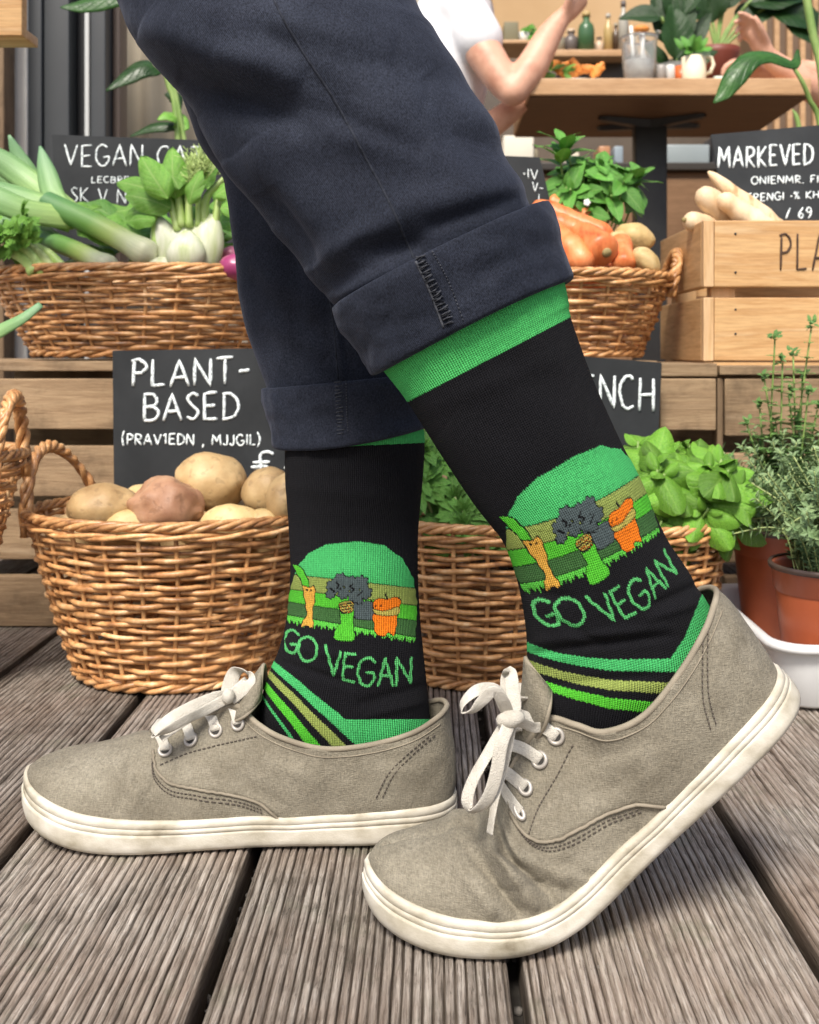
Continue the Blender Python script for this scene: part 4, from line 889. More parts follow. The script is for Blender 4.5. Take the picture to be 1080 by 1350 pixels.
def denim():
    m, t, N, L, bs = nt('navy_denim'); vec, _ = coords(t, (1, 1, 1), rnd=0); v2, _ = coords(t, (1, 1, .7), rnd=0)
    a = noi(t, vec, 9, 5, .6); b = noi(t, v2, 1000, 2, .7); c = noi(t, vec, 1500, 2)
    col = ramp(t, a, [(.28, (.0100, .0125, .0200)), (.5, (.0180, .0215, .0325)), (.74, (.0340, .0400, .0570))]); col = mix(t, col, ramp(t, b, [(.3, (.40, .40, .42)), (.7, (1.75, 1.75, 1.8))]), .8, 'MULTIPLY')
    L.new(col, bs.inputs['Base Color']); bs.inputs['Roughness'].default_value = .82; bs.inputs['Specular IOR Level'].default_value = .14
    bs.inputs['Sheen Weight'].default_value = .13; bs.inputs['Sheen Roughness'].default_value = .4; bs.inputs['Sheen Tint'].default_value = (.5, .56, .75, 1)
    b1 = bump(t, bs, b, .5, .0004); b2 = bump(t, bs, noi(t, vec, 34, 5, .55, 1.2), .45, .003, b1); sp = N.new('ShaderNodeSeparateXYZ'); tc = N.new('ShaderNodeTexCoord'); L.new(tc.outputs['Object'], sp.inputs[0]); tw = mth(t, 'SINE', mth(t, 'MULTIPLY', mth(t, 'ADD', mth(t, 'MULTIPLY', sp.outputs[0], 1.0), mth(t, 'MULTIPLY', sp.outputs[2], .7)), 5200)); bump(t, bs, tw, .35, .0002, b2); return m
MAT['denim'] = denim()
def loft(secs, rows_n, nfront, nback, ratio=.8, folds=None, nz=0, nzs=25, seed=0):
    """secs: (Lx,Ly,Rx,Ry,d). returns verts array (rows, cols, 3), frames"""
    S = []
    for (lx, ly, rx, ry, d) in secs:
        a, b = P(lx, ly, d), P(rx, ry, d); S.append([*((a + b) / 2), *((b - a) / 2)])
    S = cr(S, rows_n); fr = np.linspace(-PI / 2, PI / 2, nfront, endpoint=False); bk = np.linspace(PI / 2, 3 * PI / 2, nback, endpoint=False)
    th = np.concatenate([fr, bk]); C = S[:, None, :3]; A = S[:, None, 3:]; ln = np.linalg.norm(A, axis=2, keepdims=True)
    rt = np.interp(np.linspace(0, 1, rows_n), [0, .5, 1], ratio)[:, None] if isinstance(ratio, tuple) else ratio
    V = C + A * np.sin(th)[None, :, None]; V[:, :, 1] += -(np.cos(th)[None, :] * ln[:, :, 0] * rt)
    n = V - C; n /= np.linalg.norm(n, axis=2, keepdims=True)
    if folds is not None or nz:
        disp = np.zeros(V.shape[:2]); px = CX + V[:, :, 0] * F / V[:, :, 1]; py = CY + (EYE - V[:, :, 2]) * F / V[:, :, 1]; front = np.clip(np.cos(th) * 3 + .6, 0, 1)[None, :]
        for (x0, y0, x1, y1, w, amp) in folds or []:
            dx, dy = x1 - x0, y1 - y0; L2 = dx * dx + dy * dy; t = np.clip(((px - x0) * dx + (py - y0) * dy) / L2, 0, 1)
            dist = np.hypot(px - x0 - t * dx, py - y0 - t * dy); env = np.sin(np.clip(t, .0, 1) * PI) ** .5 * .8 + .2
            disp += 1.9 * amp * np.exp(-(dist / w) ** 2) * env * front
        if nz:
            for j in range(V.shape[0]):
                for i in range(V.shape[1]):
                    p = Vector(V[j, i]) * nzs + Vector((seed * 5, 0, 0)); disp[j, i] += nz * (noise.noise(p) + .5 * noise.noise(p * 2.3))
        V = V + n * disp[:, :, None]
    return V, th
def loftmesh(name, V, mat, parent, uvscale=True, colors=None, label=None, capend=False):
    R, Cn = V.shape[:2]; idx = np.arange(R * Cn).reshape(R, Cn); a = idx[:-1]; b = np.roll(idx, -1, 1)[:-1]; c = np.roll(idx, -1, 1)[1:]; d = idx[1:]
    q = np.stack([a, d, c, b], 2).reshape(-1, 4)
    me = bpy.data.meshes.new(name); me.vertices.add(R * Cn); me.vertices.foreach_set('co', V.reshape(-1).astype(np.float32))
    me.loops.add(q.size); me.loops.foreach_set('vertex_index', q.reshape(-1).astype(np.int32)); me.polygons.add(len(q))
    me.polygons.foreach_set('loop_start', np.arange(0, q.size, 4, dtype=np.int32)); me.update(calc_edges=True); me.polygons.foreach_set('use_smooth', [True] * len(q))
    u = np.concatenate([np.zeros((R, 1)), np.cumsum(np.linalg.norm(np.diff(V, axis=1), axis=2), axis=1)], 1).mean(0); v = np.concatenate([[0], np.cumsum(np.linalg.norm(np.diff(V[:, Cn // 4], axis=0), axis=1))])
    U = np.zeros((R * Cn, 2)); U[:, 0] = np.tile(u, R); U[:, 1] = np.repeat(v, Cn); ul = me.uv_layers.new(); ul.data.foreach_set('uv', U[q.reshape(-1)].reshape(-1))
    if colors is not None:
        at = me.color_attributes.new('print', 'FLOAT_COLOR', 'POINT'); cc = np.ones((R * Cn, 4)); cc[:, :3] = colors.reshape(-1, 3); at.data.foreach_set('color', cc.reshape(-1))
    me.materials.append(mat); return part(name, None, mat, parent, mesh=me, label=label)
def bvh(V):
    R, Cn = V.shape[:2]; vs = [Vector(p) for p in V.reshape(-1, 3)]; fs = [(j * Cn + i, (j + 1) * Cn + i, (j + 1) * Cn + (i + 1) % Cn, j * Cn + (i + 1) % Cn) for j in range(R - 1) for i in range(Cn)]
    return BVHTree.FromPolygons(vs, fs)
EYEP = Vector((0, 0, EYE))
def hit(tree, px, py, lift=0.):
    d = (P(px, py, 1.0) - EYEP).normalized(); r = tree.ray_cast(EYEP, d)
    if r[0] is None: return None
    n = r[1] if r[1].dot(d) < 0 else -r[1]
    return r[0] + n * lift, n
def seamline(tree, path, n, r, lift, mb):
    pts = [hit(tree, x, y, lift) for x, y in cr([(a, b) for a, b in path], n)]; pts = [p[0] for p in pts if p]
    if len(pts) > 2: mb.tube(pts, r, 6)
def dashes(tree, path, n, r, lift, mb, duty=.6):
    q = cr([(a, b) for a, b in path], n * 2 + 1)
    for k in range(n):
        a = hit(tree, *q[2 * k], lift); b = hit(tree, *(q[2 * k] + (q[2 * k + 1] - q[2 * k]) * duty * 1.6), lift)
        if a and b: mb.tube([a[0], (a[0] + b[0]) / 2 + a[1] * r * .5, b[0]], r, 5)
# trousers, near leg
near_secs = [(55, -290, 440, -370, .70), (105, -130, 500, -200, .70), (160, 8, 545, -6, .695), (192, 72, 574, 42, .69), (232, 122, 606, 88, .69), (265, 161, 624, 122, .69), (300, 211, 652, 165, .685), (343, 267, 662, 203, .685), (393, 330, 681, 238, .68), (440, 396, 702, 284, .68), (470, 440, 722, 320, .68)]
near_folds = [(190, 30, 400, 110, 30, .0045), (240, 10, 520, 60, 26, .003), (230, 105, 430, 175, 22, -.0035), (300, 70, 560, 130, 30, .003), (262, 155, 432, 385, 13, .0035), (285, 215, 370, 300, 10, -.002), (330, 190, 470, 330, 34, .004), (360, 250, 420, 350, 16, -.0028),
              (450, 170, 640, 230, 30, .0025), (500, 280, 690, 250, 26, .003), (470, 330, 560, 320, 16, -.003), (420, 350, 530, 290, 20, .003), (560, 100, 640, 220, 24, -.0018), (310, 0, 470, 160, 20, -.002), (440, 395, 530, 350, 12, .003), (560, 300, 680, 262, 12, -.0022), (380, 130, 560, 200, 16, -.002)]
Vn, _ = loft(near_secs, 240, 150, 70, .74, near_folds, .0022, 16, 1); tn = bvh(Vn)
tl = loftmesh('trouser_leg', Vn, MAT['denim'], me_, label='near trouser leg')
sm = MB()
seamline(tn, [(352, -60), (362, 0), (398, 66), (440, 130), (478, 200), (514, 268), (548, 345)], 60, .0008, .0000, sm)
part('seam', sm, MAT['thread_blue'], tl)
def cuff(name, top, bot, d, parent, extra, ratio, seed, folds=(), label=None):
    """top/bot: (Lx,Ly,Rx,Ry); rolled hem ring with rounded edges"""
    prof = [(.10, -.0045), (.02, -.002), (-.01, .001), (.0, .0035), (.05, .0045)] + [(.05 + .9 * k / 14, .0048 + .0008 * math.sin(k * .5)) for k in range(1, 14)] + [(.95, .005), (.985, .0042), (1.005, .002), (1.0, -.0008), (.96, -.003), (.85, -.0045)]
    pr = cr(prof, 46); T = np.array([*P(top[0], top[1], d), *P(top[2], top[3], d)]); B = np.array([*P(bot[0], bot[1], d), *P(bot[2], bot[3], d)])
    th = np.linspace(-PI / 2, 3 * PI / 2, 200, endpoint=False); V = np.zeros((len(pr), 200, 3))
    for j, (v, e) in enumerate(pr):
        S = T + (B - T) * v; a, b = S[:3], S[3:]; C = (a + b) / 2; A = (b - a) / 2; ln = np.linalg.norm(A); A2 = A * (1 + e / ln); rr = ln * ratio + e
        V[j] = C + A2 * np.sin(th)[:, None]; V[j, :, 1] -= np.cos(th) * rr
        for i in range(200):
            n = Vector(V[j, i] - C).normalized(); q = noise.noise(Vector((th[i] * 2.2 + seed, v * 1.5, seed))) * .0022 + noise.noise(Vector((th[i] * 6, v * 5, seed))) * .0010; V[j, i] += np.array(n) * q
            if .2 < v < 1.1: V[j, i, 2] += .0016 * math.sin(th[i] * 2 + seed) * v
    px = CX + V[:, :, 0] * F / V[:, :, 1]; py = CY + (EYE - V[:, :, 2]) * F / V[:, :, 1]
    for (x0, y0, x1, y1, w, amp) in folds:
        dx, dy = x1 - x0, y1 - y0; t = np.clip(((px - x0) * dx + (py - y0) * dy) / (dx * dx + dy * dy), 0, 1); dist = np.hypot(px - x0 - t * dx, py - y0 - t * dy)
        V[:, :, 1] -= amp * np.exp(-(dist / w) ** 2) * (np.cos(th) > -.1)[None, :] * np.array([1. if e > 0 else 0. for _, e in pr])[:, None]
    o = loftmesh(name, V, MAT['denim'], parent, label=label); return o, bvh(V)
c1, tc1 = cuff('cuff', (445, 404, 715, 270), (499, 489, 748, 370), .68, tl, .004, .80, 1, [(557, 345, 600, 432, 4, .0012), (470, 400, 520, 480, 16, .0015), (620, 300, 740, 330, 14, -.0012), (610, 400, 720, 340, 14, .0014)])
sm = MB()
zz = []
for k in range(44):
    u = k / 43; x = 549 + u * 38 + (10 if k % 2 else 0) + random.uniform(-2.2, 2.2); y = 340 + u * 88 - (4 if k % 2 else 0) + random.uniform(-2, 2); h = hit(tc1, x, y, .0008)
    if h: zz.append(h[0])
sm.tube(zz, .00045, 5)
for k in range(15):
    u = k / 14; h = hit(tc1, 549 + u * 38, 342 + u * 86, .0006); h2 = hit(tc1, 560 + u * 38, 336 + u * 86, .0008)
    if h and h2: sm.tube([h[0], h[0].lerp(h2[0], .5) + h[1] * .0006, h2[0] + rv(random, .001)], .00045, 5)
seamline(tc1, [(546, 340), (566, 382), (585, 432)], 20, .0008, .0000, sm)
part('overlock_stitch', sm, MAT['overlock'], c1, label='dark zigzag overlock stitching across the cuff')
sm = MB(); dashes(tc1, [(570, 331), (592, 372), (612, 425)], 22, .00035, .0003, sm); part('stitching', sm, MAT['overlock'], c1)
# far leg
far_secs = [(150, -240, 470, -250, .85), (190, -60, 480, -70, .85), (225, 60, 490, 50, .85), (242, 132, 500, 120, .85), (262, 186, 510, 170, .85), (297, 240, 520, 225, .85), (311, 300, 530, 290, .85), (322, 345, 540, 335, .85), (327, 400, 545, 390, .85), (340, 456, 550, 445, .85), (352, 505, 553, 490, .85), (360, 540, 556, 525, .85)]
far_folds = [(300, 240, 345, 500, 12, .003), (380, 300, 400, 500, 16, -.0025), (440, 400, 452, 500, 5, .002), (330, 330, 420, 420, 20, .003), (350, 420, 430, 470, 14, .0022)]
Vf, _ = loft(far_secs, 160, 110, 50, .70, far_folds, .002, 18, 2); tf = bvh(Vf)
t2 = loftmesh('trouser_leg', Vf, MAT['denim'], me_, label='far trouser leg, mostly behind the near one')
sm = MB(); seamline(tf, [(432, 380), (440, 430), (446, 500)], 20, .0007, .0, sm); part('seam', sm, MAT['thread_blue'], t2)
c2, tc2 = cuff('cuff', (352, 512, 556, 492), (370, 592, 562, 565), .83, t2, .004, .78, 5, [(444, 500, 450, 575, 5, .001)])
sm = MB(); dashes(tc2, [(456, 498), (457, 535), (459, 570)], 20, .0004, .0004, sm)
for k in range(16):
    u = k / 15; h = hit(tc2, 441 + u * 4, 500 + u * 72, .0006); h2 = hit(tc2, 449 + u * 4, 499 + u * 72, .0006)
    if h and h2: sm.tube([h[0], h2[0] + rv(random, .0008)], .0004, 4)
part('overlock_stitch', sm, MAT['overlock'], c2)

# ---- sock print
def sdseg(x, y, pts):
    d = np.full(x.shape, 1e9)
    for (a, b), (c, e) in zip(pts[:-1], pts[1:]):
        dx, dy = c - a, e - b; L2 = dx * dx + dy * dy + 1e-9; t = np.clip(((x - a) * dx + (y - b) * dy) / L2, 0, 1); d = np.minimum(d, np.hypot(x - a - t * dx, y - b - t * dy))
    return d
def inpoly(x, y, poly):
    r = np.zeros(x.shape, bool); n = len(poly); j = n - 1
    for i in range(n):
        xi, yi = poly[i]; xj, yj = poly[j]
        with np.errstate(divide='ignore', invalid='ignore'):
            c = ((yi > y) != (yj > y)) & (x < (xj - xi) * (y - yi) / ((yj - yi) if yj != yi else 1e-9) + xi)
        r ^= c; j = i
    return r
def sm_poly(p, n=60): return [tuple(q) for q in cr(p, n, True)]
C3 = lambda L: [(340 + a / 3, 560 + b / 3) for a, b in L]
BLK, SKY, OLI, BRI, DKG, LIM, GRY, CAR, PUM, BEL, TXT, DOT = range(12)
PAL = np.array([(.0105, .0105, .0130), (.075, .52, .155), (.30, .38, .095), (.10, .56, .04), (.055, .15, .045), (.12, .60, .07), (.085, .115, .12), (.78, .42, .07), (.92, .22, .015), (.52, .45, .10), (.11, .52, .16), (.004, .004, .004)])
dome = C3([(118, 765), (122, 680), (140, 610), (160, 558), (200, 510), (268, 474), (400, 461), (500, 476), (575, 530), (618, 608), (632, 700), (630, 790), (624, 845), (545, 860), (430, 855), (320, 845), (220, 810), (150, 785)])
leafp = sm_poly(C3([(140, 558), (165, 560), (190, 590), (206, 640), (185, 642), (165, 605)])); carp = sm_poly(C3([(180, 640), (205, 645), (226, 640), (228, 690), (218, 740), (222, 790), (212, 805), (195, 795), (172, 800), (180, 775), (195, 755), (188, 700)]))
stem = sm_poly(C3([(328, 735), (378, 735), (378, 790), (384, 850), (345, 858), (302, 845), (315, 800), (330, 780)])); scarf = sm_poly(C3([(325, 705), (375, 700), (380, 730), (365, 745), (335, 748), (328, 735)]))
phead = sm_poly(C3([(458, 700), (480, 688), (510, 692), (545, 682), (566, 694), (560, 722), (545, 740), (480, 745), (460, 728)])); pbody = sm_poly(C3([(462, 745), (545, 742), (550, 790), (538, 835), (515, 822), (500, 838), (470, 830), (460, 790)])); belt = sm_poly(C3([(458, 730), (500, 738), (556, 722), (562, 742), (540, 756), (490, 756), (462, 748)])); gbox = sm_poly(C3([(385, 705), (450, 700), (462, 730), (456, 770), (390, 768), (380, 735)]))
crown = [(300, 640, 30), (330, 615, 30), (370, 630, 34), (410, 625, 30), (425, 665, 30), (385, 675, 32), (340, 668, 26), (290, 670, 22), (400, 695, 18)]
crown = [(340 + a / 3, 560 + b / 3, c / 3 * .88) for a, b, c in crown]
txt = []
for w, path in (('GO', ((376, 843), (375, 866), (418, 872), (416, 846))),): pass
def T3(pairs): return C3(pairs)
G_ = T3([(160, 830), (140, 812), (115, 822), (105, 860), (118, 893), (145, 902), (155, 872), (132, 868)])
O_ = T3([(198, 838), (170, 850), (160, 885), (172, 925), (200, 936), (226, 920), (234, 885), (222, 852), (198, 838)])
V_ = T3([(268, 872), (300, 990), (328, 900)]); E_ = [T3([(385, 908), (345, 905), (335, 1008), (380, 1018)]), T3([(340, 955), (372, 958)])]
G2 = T3([(465, 940), (440, 922), (410, 935), (395, 975), (408, 1022), (440, 1032), (458, 1005), (458, 982), (432, 980)]); A_ = [T3([(478, 1030), (505, 925), (535, 1030)]), T3([(486, 992), (528, 994)])]; N_ = T3([(548, 1030), (550, 925), (603, 1020), (605, 922)])
LET = [G_, O_, V_] + E_ + [G2] + A_ + [N_]
def design_id(x, y):
    """id map in the coordinates of the far sock's photo pixels"""
    r = np.zeros(x.shape, int); ins = inpoly(x, y, dome); u = (x - 380) / 170
    rag = 2.2 * np.sin(x * 1.35) + 1.8 * np.sin(x * 3.1 + 1) + 1.5 * np.sin(x * .55)
    l1 = 757 + 19 * u; l2 = 777 + 22 * u; l3 = 794 + 25 * u; l4 = 811 + 30 * u; bot = 821 + 27 * u + rag
    band = np.where(y < l1, SKY, np.where(y < l2, OLI, np.where(y < l3, BRI, np.where(y < l4, DKG, LIM))))
    ins2 = inpoly(x, np.minimum(y, 812 + 26 * u), dome) & (y < bot); r = np.where(ins2, band, r)
    r = np.where(inpoly(x, y, gbox), GRY, r)
    r = np.where(inpoly(x, y, stem), BRI, r); r = np.where(inpoly(x, y, scarf), np.where(np.sin(y * 1.7 + x * .3) > .5, PUM, BEL), r)
    cm = np.zeros(x.shape, bool)
    for a, b, c in crown: cm |= np.hypot(x - a, y - b) < c * (1 + .13 * np.sin(np.arctan2(y - b, x - a) * 7 + a))
    r = np.where(cm, GRY + 100, r)
    r = np.where(inpoly(x, y, leafp), BRI + 100, r); r = np.where(inpoly(x, y, carp), CAR, r)
    r = np.where(inpoly(x, y, pbody), PUM, r); r = np.where(inpoly(x, y, phead), PUM + 100, r); r = np.where(inpoly(x, y, belt), BEL, r)
    for (a, b) in ((496, 799), (503, 799), (405, 778), (410, 779)): r = np.where(np.hypot(x - a, y - b) < 1.0, DOT, r)
    for l in ([(444, 768), (448, 772), (445, 776)], [(466, 770), (462, 774), (467, 777), (463, 781)], [(436, 776), (441, 781)], [(509, 783), (511, 789)], [(472, 786), (478, 780)]): r = np.where(sdseg(x, y, l) < .6, DOT, r)
    for l in LET: r = np.where(sdseg(x, y, cr(l, len(l) * 4) if len(l) > 6 else l) < 1.75, TXT, r)
    return r
def design_col(x, y):
    jx = x + .5 * np.sin(np.floor(y * 1.3) * 12.9); jy = y + .5 * np.sin(np.floor(x * 1.3) * 7.7)
    a = design_id(jx, jy); b = design_id(jx + .95, jy); c = design_id(jx, jy + .95)
    edge = ((a != b) | (a != c)) & (a != TXT) & (a > 0) & (b != TXT) & (c != TXT)
    col = PAL[a % 100]; return np.where(edge[..., None], PAL[BLK] * .8, col), a
def far_stripes(x, y, col):
    X = (x - 340) * 3; Y = (y - 560) * 3; dx, dy = X - 72, Y - 940; s = -.636 * dx + .772 * dy; t = .772 * dx + .636 * dy
    s = s / (1 + .00225 * np.maximum(t, 0)) + 1.2 * np.sin(np.floor(t / 5) * 9.1); g = PAL[SKY] * 1.05
    heel = (Y > 1165) & (X > 345 - 60) & (s < 26); st = [(0, 26, g), (40, 62, PAL[OLI] * 1.1), (80, 104, PAL[BRI] * 1.1), (122, 130, g)]
    blackz = (s > 0) & (Y > 900) & (X < 500); col = np.where(blackz[..., None], PAL[BLK], col)
    for a, b, c in st: col = np.where(((s > a) & (s < b) & (Y > 900) & (X < 520))[..., None], c, col)
    return np.where(heel[..., None], g * (1 - .25 * (np.sin(Y * .8 + .5 * np.abs(X - 345)) > .5)[..., None] * (X < 420)[..., None]), col)
C4 = lambda L: [(490 + a / 2.251, 360 + b / 2.251) for a, b in L]
near_st = [(C4([(440, 1090), (465, 1097), (560, 1130), (700, 1147), (885, 1145), (930, 1080), (985, 945), (1040, 900), (1080, 1040), (1000, 1100), (920, 1185), (700, 1180), (560, 1155), (465, 1125), (440, 1118)]), SKY),
           (C4([(440, 1138), (465, 1147), (560, 1181), (700, 1207), (960, 1220), (940, 1254), (700, 1237), (560, 1207), (465, 1174), (440, 1164)]), OLI),
           (C4([(440, 1180), (465, 1192), (560, 1227), (700, 1260), (880, 1278), (900, 1312), (700, 1292), (560, 1252), (465, 1216), (440, 1204)]), BRI)]
src = np.array([(403, 759), (548, 775), (388, 747), (380, 815), (408, 828), (455, 847), (510, 840), (510, 797), (457, 778), (393, 747), (533, 740), (375, 848), (407, 855), (440, 893), (542, 868), (542, 902), (430, 718), (473, 714)], float)
dst = np.array([(688, 700), (836, 627), (661, 695), (688, 773), (734, 775), (794, 766), (834, 724), (823, 671), (763, 691), (668, 671), (822, 603), (712, 809), (757, 809), (810, 824), (883, 724), (892, 755), (708, 632), (762, 595)], float)
def quad(p): x = (p[:, 0] - 770) / 100; y = (p[:, 1] - 710) / 100; return np.stack([np.ones_like(x), x, y, x * x, x * y, y * y], 1)
QC = np.linalg.lstsq(quad(dst), src, rcond=None)[0]
def near_map(x, y):
    sh = x.shape; p = np.stack([x.ravel(), y.ravel()], 1); q = quad(p) @ QC; return q[:, 0].reshape(sh), q[:, 1].reshape(sh)
SF = {'near': [(700, 862, 890, 838, 6, -.0013), (705, 846, 880, 826, 7, .0010), (715, 812, 800, 850, 6, -.0008), (860, 800, 925, 770, 7, -.0012), (850, 818, 920, 795, 7, .0010), (690, 780, 760, 790, 8, -.0008), (700, 905, 880, 890, 7, -.0008), (590, 560, 700, 640, 30, .0010), (640, 470, 760, 520, 26, -.0008), (560, 540, 740, 470, 14, .0006), (680, 640, 800, 600, 20, -.0006)],
      'far': [(365, 872, 470, 905, 6, -.0011), (372, 852, 500, 872, 7, .0009), (470, 930, 560, 905, 7, -.0010), (480, 945, 560, 925, 6, .0008), (380, 640, 540, 660, 12, .0007), (385, 600, 550, 612, 9, -.0008), (385, 690, 545, 700, 14, -.0005)]}
def sock(secs, rows, nf, nb, ratio, kind, label):
    V, th = loft(secs, rows, nf, nb, ratio, SF[kind], 0); px = CX + V[:, :, 0] * F / V[:, :, 1]; py = CY + (EYE - V[:, :, 2]) * F / V[:, :, 1]
    front = (np.cos(th) > .04)[None, :] & np.ones(px.shape, bool)
    if kind == 'far':
        col, ids = design_col(px, py); valid = front & (py > 700) & (py < 925) & (px > 376); col = np.where(valid[..., None], col, PAL[BLK]); col = far_stripes(px, py, col)
        top = py < 592 - .045 * (px - 375)
    else:
        qx, qy = near_map(px, py); col, ids = design_col(qx, qy); valid = front & (py > 575) & (py < 850) & (qy > 700) & (qy < 925) & (qx > 370) & (qx < 556); col = np.where(valid[..., None], col, PAL[BLK])
        jy = py + .6 * np.sin(np.floor(px * .8) * 5)
        for poly, c in near_st: col = np.where((inpoly(px, jy, poly) & front)[..., None], PAL[c], col)
        top = (py + .5 * np.sin(px * 2)) < 530 - (px - 537) * .52
    col = np.where(top[..., None], PAL[SKY] * np.array([1.1, 1.0, .9]), col)
    raised = (col.sum(-1) > .1); n = V.copy(); n[:, :, 1] -= 0
    C = V.mean(1, keepdims=True); nn = V - C; nn /= np.linalg.norm(nn, axis=2, keepdims=True); V = V + nn * (raised[..., None] * .0003)
    w = np.zeros(px.shape)
    rw = np.sin(px * .11 + py * .02) * .0003 * (py > (700 if kind == 'near' else 840)); V = V + nn * rw[..., None]
    return loftmesh('sock', V, MAT['sock'], me_, colors=col, label=label)
sock([(478, 440, 722, 338, .67), (492, 470, 740, 362, .67), (520, 506, 749, 398, .67), (537, 529, 752, 418, .67), (579, 595, 779, 493, .67), (623, 662, 814, 573, .67), (663, 715, 843, 630, .67), (681, 760, 873, 698, .672), (693, 831, 906, 752, .675), (694, 880, 938, 806, .68), (690, 930, 950, 862, .68), (700, 985, 925, 920, .68), (740, 1030, 900, 975, .68)], 560, 330, 90, (.62, .66, .42), 'near', 'near sock with GO VEGAN and vegetable figures under a green dome')
sock([(384, 556, 552, 548, .82), (377, 580, 559, 570, .82), (376, 620, 559, 612, .82), (381, 700, 552, 696, .82), (383, 750, 551, 745, .815), (380, 800, 553, 800, .815), (371, 848, 557, 848, .81), (356, 885, 562, 890, .81), (344, 925, 566, 932, .81), (344, 960, 568, 965, .81), (352, 1000, 560, 1003, .81), (370, 1030, 550, 1030, .81)], 560, 300, 80, (.62, .66, .42), 'far', 'far sock, hanging straighter, with GO VEGAN running downhill')

# ---- shoes
LSH = .322
def canvas():
    m, t, N, L, bs = nt('taupe_canvas'); vec, _ = coords(t, (1, 1, 1), rnd=0); v2, _ = coords(t, (1, 1, 5), rnd=0); v3, _ = coords(t, (5, 1, 1), rnd=0)
    a = noi(t, vec, 16, 6, .65); w = mth(t, 'ADD', noi(t, v2, 330, 2, .6), noi(t, v3, 330, 2, .6)); d = noi(t, vec, 42, 6, .75)
    col = ramp(t, a, [(.3, (.168, .148, .110)), (.5, (.210, .188, .143)), (.72, (.262, .238, .184))]); col = mix(t, col, (.36, .33, .265), ramp(t, d, [(.5, (0, 0, 0)), (.8, (.5, .5, .5))]))
    wv = mth(t, 'MULTIPLY', w, .5)
    col = mix(t, col, ramp(t, wv, [(.32, (.60, .60, .60)), (.68, (1.42, 1.42, 1.42))]), .85, 'MULTIPLY')
    L.new(col, bs.inputs['Base Color']); bs.inputs['Roughness'].default_value = .9; bs.inputs['Specular IOR Level'].default_value = .15; bs.inputs['Sheen Weight'].default_value = .04
    b1 = bump(t, bs, w, .9, .0006); bump(t, bs, noi(t, vec, 55, 4), .35, .002, b1); return m
MAT['canvas'] = canvas()
BX = [(0, 0), (.0025, .012), (.012, .0235), (.03, .031), (.06, .035), (.094, .036), (.125, .0365), (.145, .038), (.160, .040), (.18, .043), (.20, .046), (.222, .049), (.235, .0495), (.25, .049), (.275, .045), (.297, .036), (.311, .024), (.319, .011), (.322, 0)]
TOPF = [(.004, 0, .090), (.006, .010, .090), (.012, .020, .0875), (.03, .030, .080), (.06, .037, .074), (.094, .038, .0715), (.125, .034, .078), (.145, .026, .086), (.160, .019, .096), (.175, .015, .091), (.20, .012, .081), (.222, .009, .074), (.231, .0, .0715), (.25, 0, .0655), (.272, 0, .0575), (.291, 0, .050), (.303, 0, .0435), (.309, 0, .0395), (.312, 0, .037)]
TOPN = [(-.006, 0, .0835), (-.004, .010, .084), (.003, .021, .0835), (.018, .031, .0795), (.046, .038, .0735), (.079, .039, .0695), (.103, .036, .077), (.114, .026, .088), (.125, .019, .100), (.142, .015, .097), (.165, .013, .090), (.188, .010, .083), (.200, .0, .081), (.222, 0, .073), (.25, 0, .0615), (.276, 0, .052), (.297, 0, .045), (.307, 0, .040), (.312, 0, .0375)]
def soleh(x): return float(np.interp(x, [0, .05, .12, .2, .26, .322], [.034, .031, .025, .026, .030, .034]))
def smooth01(x): return 0 if x < 0 else 1 if x > 1 else x * x * (3 - 2 * x)
SH = {'k': 1.0}
def soleh(x): return SH['k'] * float(np.interp(x, [0, .05, .12, .2, .26, .322], [.030, .029, .025, .026, .030, .034]))
